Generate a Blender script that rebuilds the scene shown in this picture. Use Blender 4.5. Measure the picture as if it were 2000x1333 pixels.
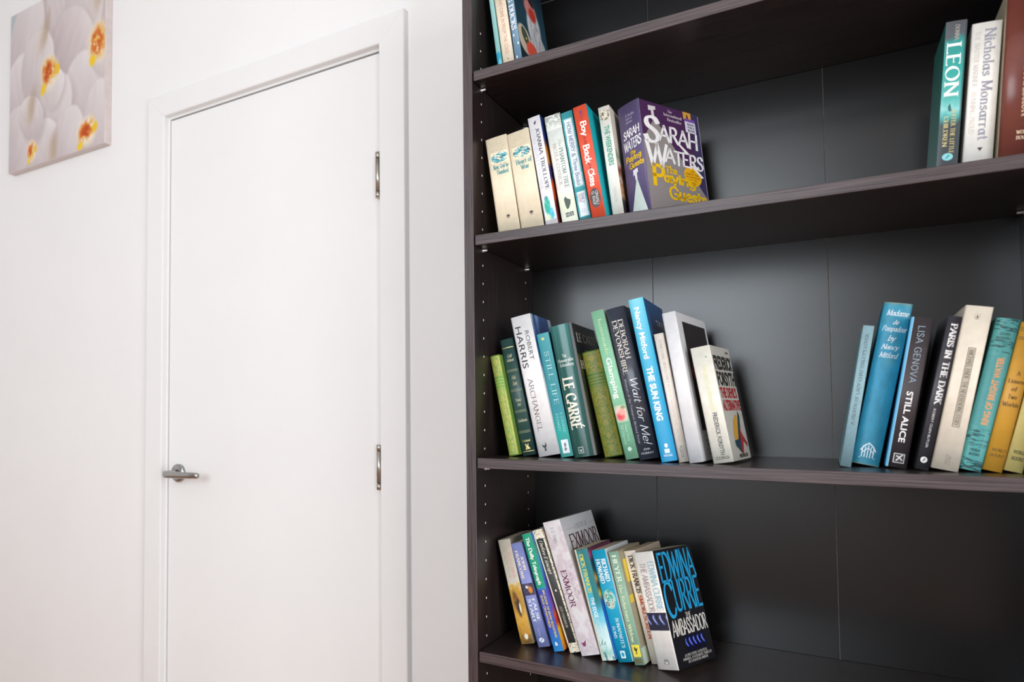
import bpy, bmesh, math, random
import numpy as np
from mathutils import Matrix, Vector

random.seed(7)
scene = bpy.context.scene
COL = scene.collection
for o in list(bpy.data.objects):
    bpy.data.objects.remove(o)

FZ = 1.17            # height of the lens above the floor; floor is z = 0

# ------------------------------------------------------------------ camera
cam_d = bpy.data.cameras.new('camera')
cam = bpy.data.objects.new('camera', cam_d)
COL.objects.link(cam)
R_ = Vector((0.8354, 0.5496, -0.0035)).normalized()
F_ = Vector((-0.5490, 0.8348, 0.0414)).normalized()
U_ = R_.cross(F_).normalized()
R_ = F_.cross(U_).normalized()
M = Matrix((R_, U_, -F_)).transposed().to_4x4()
M.translation = Vector((0.5119, -1.1139, FZ))
cam.matrix_world = M
cam_d.sensor_fit = 'HORIZONTAL'
cam_d.sensor_width = 36.0
cam_d.lens = 1394.8 * 36.0 / 2000.0
cam_d.shift_x = (1000 - 715.6) / 2000.0
cam_d.shift_y = (743.67 - 666.5) / 2000.0
cam_d.clip_start = 0.02
cam_d.dof.use_dof = True
cam_d.dof.focus_distance = 1.30
cam_d.dof.aperture_fstop = 5.0
scene.camera = cam

# ------------------------------------------------------------------ world, window light, exposure
world = bpy.data.worlds.new('world')
scene.world = world
world.use_nodes = True
bg = world.node_tree.nodes['Background']
bg.inputs['Color'].default_value = (0.80, 0.88, 1.0, 1)
bg.inputs['Strength'].default_value = 1.0

WIN = (-1.10, 0.45, 0.98, 2.60)      # x0, x1, z0, z1 of the window in the wall behind the camera
RY = -3.05                           # that wall
ld = bpy.data.lights.new('daylight', 'AREA')
ld.shape = 'RECTANGLE'
ld.size = WIN[1] - WIN[0]
ld.size_y = WIN[3] - WIN[2]
ld.energy = 57
ld.color = (0.85, 0.935, 1.0)
lo = bpy.data.objects.new('daylight', ld)
lo.location = ((WIN[0] + WIN[1]) / 2, RY - 0.10, (WIN[2] + WIN[3]) / 2)
lo.rotation_euler = (math.radians(90), 0, 0)
COL.objects.link(lo)

WIN2 = (-2.45, -0.80, 0.20, 2.25)     # y0, y1, z0, z1 of the window in the right-hand wall
RX = 1.95
cd_ = bpy.data.lights.new('daylight_side', 'AREA')
cd_.shape = 'RECTANGLE'
cd_.size = WIN2[3] - WIN2[2]
cd_.size_y = WIN2[1] - WIN2[0]
cd_.energy = 64
cd_.color = (0.985, 0.99, 1.0)
co_ = bpy.data.objects.new('daylight_side', cd_)
co_.location = (RX + 0.10, (WIN2[0] + WIN2[1]) / 2, (WIN2[2] + WIN2[3]) / 2)
co_.rotation_euler = (0, math.radians(90), 0)
COL.objects.link(co_)

vs = scene.view_settings
vs.view_transform = 'Standard'
vs.look = 'None'
vs.gamma = 1.0
vs.exposure = -0.12
vs.use_curve_mapping = False


# ------------------------------------------------------------------ materials
def lin(c):
    if isinstance(c, str):
        c = c.lstrip('#')
        c = [int(c[i:i + 2], 16) / 255 for i in (0, 2, 4)]
    c = np.asarray(c, float)
    return np.where(c <= 0.04045, c / 12.92, ((c + 0.055) / 1.055) ** 2.4)


_mats = {}


def new_mat(name):
    m = bpy.data.materials.new(name)
    m.use_nodes = True
    nt = m.node_tree
    return m, nt, nt.nodes['Principled BSDF']


def node(nt, kind, **kw):
    n = nt.nodes.new(kind)
    for k, v in kw.items():
        setattr(n, k, v)
    return n


def mottled(name, col, rough=0.5, var=0.06, scale=(60, 60, 60), bump=0.0, bscale=400, spec=0.5, coat=0.0, metal=0.0):
    """a plain colour with a little procedural mottling and relief"""
    key = (name, str(col), rough, var, scale, bump, bscale, spec, coat, metal)
    if key in _mats:
        return _mats[key]
    m, nt, bs = new_mat(name)
    c = lin(col)
    tc = node(nt, 'ShaderNodeTexCoord')
    mp = node(nt, 'ShaderNodeMapping')
    mp.inputs['Scale'].default_value = scale
    nt.links.new(tc.outputs['Object'], mp.inputs['Vector'])
    nz = node(nt, 'ShaderNodeTexNoise')
    nz.inputs['Scale'].default_value = 1.0
    nz.inputs['Detail'].default_value = 3
    nt.links.new(mp.outputs['Vector'], nz.inputs['Vector'])
    rp = node(nt, 'ShaderNodeValToRGB')
    rp.color_ramp.elements[0].position = 0.3
    rp.color_ramp.elements[1].position = 0.7
    rp.color_ramp.elements[0].color = (*np.clip(c * (1 - var), 0, 1), 1)
    rp.color_ramp.elements[1].color = (*np.clip(c * (1 + var), 0, 1), 1)
    nt.links.new(nz.outputs['Fac'], rp.inputs['Fac'])
    nt.links.new(rp.outputs['Color'], bs.inputs['Base Color'])
    bs.inputs['Roughness'].default_value = rough
    bs.inputs['Specular IOR Level'].default_value = spec
    bs.inputs['Metallic'].default_value = metal
    if coat:
        bs.inputs['Coat Weight'].default_value = coat
        bs.inputs['Coat Roughness'].default_value = 0.12
    if bump:
        nb = node(nt, 'ShaderNodeTexNoise')
        nb.inputs['Scale'].default_value = bscale
        nt.links.new(tc.outputs['Object'], nb.inputs['Vector'])
        bp = node(nt, 'ShaderNodeBump')
        bp.inputs['Strength'].default_value = bump
        bp.inputs['Distance'].default_value = 0.002
        nt.links.new(nb.outputs['Fac'], bp.inputs['Height'])
        nt.links.new(bp.outputs['Normal'], bs.inputs['Normal'])
    _mats[key] = m
    return m


def wood(name, axis, c0, c1, rough, spec=0.5):
    """black-brown veneer, fine grain running along axis"""
    m, nt, bs = new_mat(name)
    tc = node(nt, 'ShaderNodeTexCoord')
    mp = node(nt, 'ShaderNodeMapping')
    s = [620, 620, 620]
    s['XYZ'.index(axis)] = 9
    mp.inputs['Scale'].default_value = s
    nt.links.new(tc.outputs['Object'], mp.inputs['Vector'])
    nz = node(nt, 'ShaderNodeTexNoise')
    nz.inputs['Scale'].default_value = 1.0
    nz.inputs['Detail'].default_value = 4
    nz.inputs['Roughness'].default_value = 0.65
    nt.links.new(mp.outputs['Vector'], nz.inputs['Vector'])
    rp = node(nt, 'ShaderNodeValToRGB')
    rp.color_ramp.elements[0].position = 0.34
    rp.color_ramp.elements[1].position = 0.68
    rp.color_ramp.elements[0].color = (*lin(c0), 1)
    rp.color_ramp.elements[1].color = (*lin(c1), 1)
    nt.links.new(nz.outputs['Fac'], rp.inputs['Fac'])
    nt.links.new(rp.outputs['Color'], bs.inputs['Base Color'])
    bs.inputs['Roughness'].default_value = rough
    bs.inputs['Specular IOR Level'].default_value = spec
    bp = node(nt, 'ShaderNodeBump')
    bp.inputs['Strength'].default_value = 0.25
    bp.inputs['Distance'].default_value = 0.0006
    nt.links.new(nz.outputs['Fac'], bp.inputs['Height'])
    nt.links.new(bp.outputs['Normal'], bs.inputs['Normal'])
    return m


def print_mat(rough=0.45, spec=0.4):
    key = ('painted', rough, spec)
    if key in _mats:
        return _mats[key]
    m, nt, bs = new_mat('printed_picture')
    at = node(nt, 'ShaderNodeAttribute', attribute_name='ink')
    nt.links.new(at.outputs['Color'], bs.inputs['Base Color'])
    bs.inputs['Roughness'].default_value = rough
    bs.inputs['Specular IOR Level'].default_value = spec
    _mats[key] = m
    return m


def paper(col):
    key = ('paper', str(col))
    if key in _mats:
        return _mats[key]
    m, nt, bs = new_mat('page_paper')
    tc = node(nt, 'ShaderNodeTexCoord')
    mp = node(nt, 'ShaderNodeMapping')
    mp.inputs['Scale'].default_value = (1500, 14, 14)
    nt.links.new(tc.outputs['Object'], mp.inputs['Vector'])
    nz = node(nt, 'ShaderNodeTexNoise')
    nz.inputs['Scale'].default_value = 1.0
    nz.inputs['Detail'].default_value = 2
    nt.links.new(mp.outputs['Vector'], nz.inputs['Vector'])
    rp = node(nt, 'ShaderNodeValToRGB')
    c = lin(col)
    rp.color_ramp.elements[0].position = 0.35
    rp.color_ramp.elements[1].position = 0.65
    rp.color_ramp.elements[0].color = (*(c * 0.78), 1)
    rp.color_ramp.elements[1].color = (*np.clip(c * 1.08, 0, 1), 1)
    nt.links.new(nz.outputs['Fac'], rp.inputs['Fac'])
    nt.links.new(rp.outputs['Color'], bs.inputs['Base Color'])
    bs.inputs['Roughness'].default_value = 0.9
    _mats[key] = m
    return m


# ------------------------------------------------------------------ mesh helpers
def link(name, me, mat, parent=None):
    o = bpy.data.objects.new(name, me)
    COL.objects.link(o)
    if mat is not None:
        me.materials.append(mat)
    if parent is not None:
        o.parent = parent
    return o


def pymesh(name, verts, faces, mat, parent=None, smooth=False):
    me = bpy.data.meshes.new(name)
    me.from_pydata([tuple(v) for v in verts], [], faces)
    if smooth:
        me.polygons.foreach_set('use_smooth', [True] * len(me.polygons))
    me.update()
    return link(name, me, mat, parent)


def bm_box(bm, x0, x1, y0, y1, z0, z1):
    vs_ = [bm.verts.new(p) for p in ((x0, y0, z0), (x1, y0, z0), (x1, y1, z0), (x0, y1, z0),
                                     (x0, y0, z1), (x1, y0, z1), (x1, y1, z1), (x0, y1, z1))]
    for f in ((0, 3, 2, 1), (4, 5, 6, 7), (0, 1, 5, 4), (1, 2, 6, 5), (2, 3, 7, 6), (3, 0, 4, 7)):
        bm.faces.new([vs_[i] for i in f])
    return vs_


def bm_obj(name, bm, mat, parent=None, bevel=0.0, seg=2, smooth=False):
    if bevel:
        bmesh.ops.bevel(bm, geom=list(bm.edges), offset=bevel, segments=seg, affect='EDGES', profile=0.5)
    bmesh.ops.recalc_face_normals(bm, faces=bm.faces)
    me = bpy.data.meshes.new(name)
    bm.to_mesh(me)
    bm.free()
    if smooth:
        me.polygons.foreach_set('use_smooth', [True] * len(me.polygons))
    return link(name, me, mat, parent)


def box(name, x0, x1, y0, y1, z0, z1, mat, parent=None, bevel=0.0, seg=2):
    bm = bmesh.new()
    bm_box(bm, x0, x1, y0, y1, z0, z1)
    return bm_obj(name, bm, mat, parent, bevel, seg)


def lathe(name, prof, axis, origin, mat, parent=None, n=24):
    """prof: (radius, height) pairs along axis from origin"""
    ax = Vector(axis).normalized()
    a = ax.orthogonal().normalized()
    b = ax.cross(a)
    vv, ff = [], []
    for r, h in prof:
        for k in range(n):
            t = 2 * math.pi * k / n
            vv.append(Vector(origin) + ax * h + (a * math.cos(t) + b * math.sin(t)) * r)
    for i in range(len(prof) - 1):
        for k in range(n):
            ff.append((i * n + k, i * n + (k + 1) % n, (i + 1) * n + (k + 1) % n, (i + 1) * n + k))
    ff.append(tuple(range(n))[::-1])
    ff.append(tuple((len(prof) - 1) * n + k for k in range(n)))
    o = pymesh(name, vv, ff, mat, parent)
    me = o.data
    for p in me.polygons:
        p.use_smooth = len(p.vertices) == 4
    return o


def empty(name, loc=(0, 0, 0), rot=(0, 0, 0)):
    o = bpy.data.objects.new(name, None)
    o.empty_display_size = 0.05
    o.location = loc
    o.rotation_euler = rot
    COL.objects.link(o)
    return o


def tag(o, label=None, cat=None, group=None, kind=None):
    if label:
        o['label'] = label
    if cat:
        o['category'] = cat
    if group:
        o['group'] = group
    if kind:
        o['kind'] = kind
    return o


# ------------------------------------------------------------------ the room
D = 0.2806           # depth of the bookcase back panel face
YW = 0.2846          # wall face
W = 0.7434           # inner width of the bookcase
CEIL = 2.72
XL, XR = -2.75, 1.95
M_wall = mottled('white_wall_paint', '#f1f0ef', 0.75, 0.012, (3, 3, 3), bump=0.10, bscale=260, spec=0.3)
M_door = mottled('white_door_gloss', '#f0f0ef', 0.42, 0.012, (4, 4, 4), bump=0.03, bscale=300, spec=0.5)
M_trim = mottled('white_trim_gloss', '#eeeeed', 0.38, 0.012, (5, 5, 5), bump=0.03, bscale=300, spec=0.5)
M_floor = mottled('beige_carpet', '#b58a6e', 0.95, 0.18, (90, 90, 90), bump=0.5, bscale=500, spec=0.1)
M_wall2 = mottled('greige_wall_paint', '#8f8780', 0.8, 0.02, (3, 3, 3), bump=0.10, bscale=260, spec=0.3)
M_ceil = mottled('white_ceiling_paint', '#f2f0ee', 0.9, 0.01, (3, 3, 3), spec=0.2)

# door opening
AOX0, AOX1, AOZ = -1.1645, -0.2905, 0.9185 + FZ      # architrave outer
AIX0, AIX1, AIZ = -1.0950, -0.3585, 0.8540 + FZ      # architrave inner
AY = 0.2660
LIN = 0.0065                                         # lining shown inside the architrave

bm = bmesh.new()
ox0, ox1, oz = AIX0 - 0.012, AIX1 + 0.012, AIZ + 0.012
bm_box(bm, XL, ox0, YW, YW + 0.12, 0, CEIL)
bm_box(bm, ox1, XR, YW, YW + 0.12, 0, CEIL)
bm_box(bm, ox0, ox1, YW, YW + 0.12, oz, CEIL)
tag(bm_obj('wall_back', bm, M_wall), kind='structure')
tag(box('wall_left', XL - 0.1, XL, RY - 0.1, YW + 0.12, 0, CEIL, M_wall), kind='structure')
bm = bmesh.new()
bm_box(bm, XR, XR + 0.1, RY - 0.1, WIN2[0], 0, CEIL)
bm_box(bm, XR, XR + 0.1, WIN2[1], YW + 0.12, 0, CEIL)
bm_box(bm, XR, XR + 0.1, WIN2[0], WIN2[1], 0, WIN2[2])
bm_box(bm, XR, XR + 0.1, WIN2[0], WIN2[1], WIN2[3], CEIL)
tag(bm_obj('wall_right', bm, M_wall2), kind='structure')
bm = bmesh.new()
bm_box(bm, XL, WIN[0], RY - 0.1, RY, 0, CEIL)
bm_box(bm, WIN[1], XR, RY - 0.1, RY, 0, CEIL)
bm_box(bm, WIN[0], WIN[1], RY - 0.1, RY, 0, WIN[2])
bm_box(bm, WIN[0], WIN[1], RY - 0.1, RY, WIN[3], CEIL)
tag(bm_obj('wall_front', bm, M_wall2), kind='structure')
tag(box('floor', XL - 0.1, XR + 0.1, RY - 0.1, YW + 0.12, -0.05, 0, M_floor), kind='structure')
tag(box('ceiling', XL - 0.1, XR + 0.1, RY - 0.1, YW + 0.12, CEIL, CEIL + 0.05, M_ceil), kind='structure')
# window frame behind the camera
win = tag(empty('window_1', (0, RY, WIN[2])), kind='structure')
for nm, a in (('window_frame', (WIN[0], WIN[0] + 0.05, WIN[2], WIN[3])), ('window_frame', (WIN[1] - 0.05, WIN[1], WIN[2], WIN[3])),
              ('window_frame', (WIN[0] + 0.05, WIN[1] - 0.05, WIN[2], WIN[2] + 0.05)), ('window_frame', (WIN[0] + 0.05, WIN[1] - 0.05, WIN[3] - 0.05, WIN[3]))):
    f = box(nm, a[0], a[1], RY - 0.08, RY - 0.03, a[2], a[3], M_trim, win)
    f.matrix_parent_inverse = Matrix.Translation((0, -RY, -WIN[2]))
win2 = tag(empty('window_2', (XR, 0, WIN2[2])), kind='structure')
for a in ((WIN2[0], WIN2[0] + 0.05, WIN2[2], WIN2[3]), (WIN2[1] - 0.05, WIN2[1], WIN2[2], WIN2[3]), (WIN2[0] + 0.05, WIN2[1] - 0.05, WIN2[2], WIN2[2] + 0.05), (WIN2[0] + 0.05, WIN2[1] - 0.05, WIN2[3] - 0.05, WIN2[3])):
    f = box('window_frame', XR + 0.03, XR + 0.08, a[0], a[1], a[2], a[3], M_trim, win2)
    f.matrix_parent_inverse = Matrix.Translation((-XR, 0, -WIN2[2]))
# skirting boards on the door wall
tag(box('baseboard_back', XL, AOX0, YW - 0.015, YW, 0, 0.09, M_trim, bevel=0.003), kind='structure')


def mitred(name, pts, y0, y1, mat, parent, bev=0.0035):
    """a flat board with mitred ends, pts in (x, z)"""
    bm = bmesh.new()
    f = [bm.verts.new((x, y0, z)) for x, z in pts]
    b = [bm.verts.new((x, y1, z)) for x, z in pts]
    n = len(pts)
    bm.faces.new(f)
    bm.faces.new(b[::-1])
    for i in range(n):
        bm.faces.new((f[i], b[i], b[(i + 1) % n], f[(i + 1) % n]))
    front = [e for e in bm.edges if all(abs(v.co.y - y0) < 1e-6 for v in e.verts) and min(abs(e.verts[0].co.x - e.verts[1].co.x), abs(e.verts[0].co.z - e.verts[1].co.z)) < 1e-6]
    bmesh.ops.bevel(bm, geom=front, offset=bev, segments=3, affect='EDGES', profile=0.5)
    return bm_obj(name, bm, mat, parent)


door = tag(empty('door_1', (0, 0, 0)), 'white flush interior door in a plain painted frame', None, None, 'structure')
g = 0.0003
mitred('architrave', [(AOX0, 0.0), (AIX0, 0.0), (AIX0, AIZ - g), (AOX0, AOZ - g)], AY, YW, M_trim, door)
mitred('architrave', [(AIX1, 0.0), (AOX1, 0.0), (AOX1, AOZ - g), (AIX1, AIZ - g)], AY, YW, M_trim, door)
mitred('architrave', [(AIX0, AIZ), (AIX1, AIZ), (AOX1, AOZ), (AOX0, AOZ)], AY, YW, M_trim, door)
jx0, jx1, jz = AIX0 + LIN, AIX1 - LIN, AIZ - LIN
box('jamb', ox0, jx0, YW, YW + 0.12, 0, jz, M_trim, door)
box('jamb', jx1, ox1, YW, YW + 0.12, 0, jz, M_trim, door)
box('jamb', ox0, ox1, YW, YW + 0.12, jz, oz, M_trim, door)
leaf = box('door_leaf', jx0 + 0.003, jx1 - 0.003, YW + 0.0015, YW + 0.040, 0.006, jz - 0.004, M_door, door, bevel=0.0012)
box('door_stop', jx0, jx0 + 0.012, YW + 0.042, YW + 0.06, 0, jz, M_trim, door)
box('door_stop', jx0 + 0.012, jx1, YW + 0.042, YW + 0.06, jz - 0.012, jz, M_trim, door)
box('door_stop', jx1 - 0.012, jx1, YW + 0.042, YW + 0.06, 0, jz - 0.012, M_trim, door)

M_steel = mottled('brushed_steel', '#b9b5ae', 0.28, 0.08, (900, 900, 40), spec=0.5, metal=1.0)
M_chrome = mottled('satin_chrome', '#a9aaa8', 0.25, 0.05, (300, 300, 300), spec=0.5, metal=1.0)
M_dark = mottled('dark_gap', '#3a342e', 0.6, 0.1, (90, 90, 90))
for z0, z1 in ((0.4942, 0.6018), (-0.1827, -0.0796), (-0.92, -0.815)):
    hg = empty('hinge', (-0.3682, 0.2765, z0 + FZ))
    hg.parent = door
    L = z1 - z0
    r = 0.0062
    for a, b in ((0.0, 0.135), (0.15, 0.85), (0.865, 1.0)):
        lathe('knuckle', [(r, a * L), (r, b * L)], (0, 0, 1), (0, 0, 0), M_steel, hg, 20)
    lathe('pin', [(r * 0.72, 0.001), (r * 0.72, L - 0.001)], (0, 0, 1), (0, 0, 0), M_dark, hg, 12)
    box('hinge_leaf', -0.0012, 0.0012, 0.002, 0.0165, 0.0, L, M_steel, hg)

# lever handle
hd = empty('handle', (-1.0415, YW + 0.0015, -0.1755 + FZ))
hd.parent = door
lathe('rose', [(0.0255, 0.0), (0.0255, 0.006), (0.0235, 0.0085), (0.0, 0.0087)], (0, -1, 0), (0, 0, 0), M_chrome, hd, 40)
lathe('neck', [(0.011, 0.006), (0.0095, 0.020), (0.0095, 0.050)], (0, -1, 0), (0, 0, 0), M_chrome, hd, 24)
path = [(-0.010, -0.047, 0.0), (0.0, -0.0525, 0), (0.012, -0.054, 0), (0.05, -0.0535, 0.0005), (0.09, -0.0525, 0.001), (0.1205, -0.050, 0.0015), (0.126, -0.0488, 0.0015)]
vv, ff = [], []
for i, p in enumerate(path):
    rad = (0.0082, 0.0098, 0.0098, 0.0092, 0.0086, 0.0082, 0.0066)[i]
    for k in range(16):
        t = 2 * math.pi * k / 16
        vv.append((p[0], p[1] + 0.75 * rad * math.cos(t), p[2] + rad * math.sin(t)))
for i in range(len(path) - 1):
    for k in range(16):
        ff.append((i * 16 + k, i * 16 + (k + 1) % 16, (i + 1) * 16 + (k + 1) % 16, (i + 1) * 16 + k))
ff += [tuple(range(16))[::-1], tuple((len(path) - 1) * 16 + k for k in range(16))]
pymesh('lever', vv, ff, M_chrome, hd, True)
box('latch_plate', -0.0575, -0.0555, -0.004, 0.004, -0.016, 0.012, M_chrome, hd)

# ------------------------------------------------------------------ the bookcase
WV = wood('black_brown_veneer_upright', 'Z', '#151010', '#3a2f2e', 0.34)
WVE = wood('black_brown_lit_edging_upright', 'Z', '#2a2222', '#5a4c4d', 0.36)  # front edging lighter than the veneer: window light put into its colour
WHE = wood('black_brown_lit_edging_level', 'X', '#2a2222', '#5c4e50', 0.36)
WH = wood('black_brown_veneer_level', 'X', '#151010', '#3a2f2e', 0.30)
WB = mottled('black_brown_foil', '#0f0e0f', 0.26, 0.10, (700, 700, 700), bump=0.02, bscale=1500, spec=0.62)
M_board = mottled('raw_fibreboard', '#8f8578', 0.9, 0.15, (200, 200, 200))
M_peg = mottled('zinc_pin', '#d8d6d2', 0.3, 0.05, (300, 300, 300), metal=0.7)
M_hole = mottled('raw_chipboard', '#fbf3e4', 0.8, 0.1, (500, 500, 500))
PT = 0.0175
TOP = 2.02
SH = {1: 0.5855 + FZ, 2: 0.2990 + FZ, 3: -0.0816 + FZ, 4: -0.4048 + FZ}
T = 0.0174
bc = tag(empty('bookcase', (W / 2, 0.14, 0)), 'tall black-brown wooden bookcase with open shelves beside the white door', 'bookcase')
INV = Matrix.Translation((-W / 2, -0.14, 0))


def bpart(o):
    o.matrix_parent_inverse = INV
    return o


def lit_edged(o, m):
    o.data.materials.append(m)
    for p in o.data.polygons:
        if p.normal.y < -.5:  # forward-facing sides take the colour lightened as if lit
            p.material_index = 1
    return o


sp = []
for x0, x1 in ((-PT, 0), (W, W + PT)):
    sp.append(lit_edged(bpart(box('side_panel', x0, x1, 0, YW - 0.0005, 0, TOP, WV, bc, bevel=0.0006, seg=1)), WVE))
bpart(box('top_panel', 0.0003, W - 0.0003, 0.001, D, TOP - 0.018, TOP - 0.0005, WH, bc))
bpart(box('base_panel', 0.0003, W - 0.0003, 0.001, D, 0.075, 0.093, WH, bc))
bpart(box('plinth', 0.0003, W - 0.0003, 0.02, 0.036, 0.0, 0.075, WH, bc))
for z in list(SH.values()) + [0.42]:
    lit_edged(bpart(box('shelf', 0.0018, W - 0.0018, 0.0020, D - 0.001, z - T, z, WH, bc, bevel=0.0007, seg=1)), WHE)
s1, s2 = 0.2327, 0.5062
for x0, x1 in ((0.0002, s1 - 0.0006), (s1 + 0.0006, s2 - 0.0006), (s2 + 0.0006, W - 0.0002)):
    bpart(box('back_panel', x0, x1, D, D + 0.0022, 0.08, TOP - 0.019, WB, bc))
bpart(box('backing_sheet', 0.001, W - 0.001, D + 0.0023, YW - 0.0006, 0.08, TOP - 0.019, M_board, bc))
# rows of peg holes (too small to pick apart) and the zinc pins under each shelf
for side, xp in ((0, 0.0), (1, W)):
    vv, ff = [], []
    sg = 1 if side == 0 else -1
    for yy in (0.0374, 0.243):
        for k in range(-13, 32):
            z = 0.2524 - 0.032 * k + FZ
            if any(zz - T - 0.010 < z < zz + 0.003 for zz in SH.values()):
                continue
            b = len(vv)
            vv.append((xp + sg * 0.00012, yy, z))
            for q in range(8):
                t = 2 * math.pi * q / 8
                vv.append((xp + sg * 0.00025, yy + 0.0018 * math.cos(t), z + 0.0021 * math.sin(t)))
            for q in range(8):
                ff.append((b, b + 1 + q, b + 1 + (q + 1) % 8))
    po = pymesh('peg_holes', vv, ff, M_hole, sp[side])
    po.matrix_parent_inverse = Matrix.Identity(4)
    po['kind'] = 'stuff'
    for z in SH.values():
        for yy in (0.0374, 0.243):
            p = lathe('shelf_pin', [(0.0034, 0), (0.0034, 0.0016), (0.0022, 0.0018), (0.0022, 0.0085), (0.0016, 0.009)], (sg, 0, 0), (xp, yy, z - T - 0.0028), M_peg, sp[side], 12)
            p.matrix_parent_inverse = Matrix.Identity(4)

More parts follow.
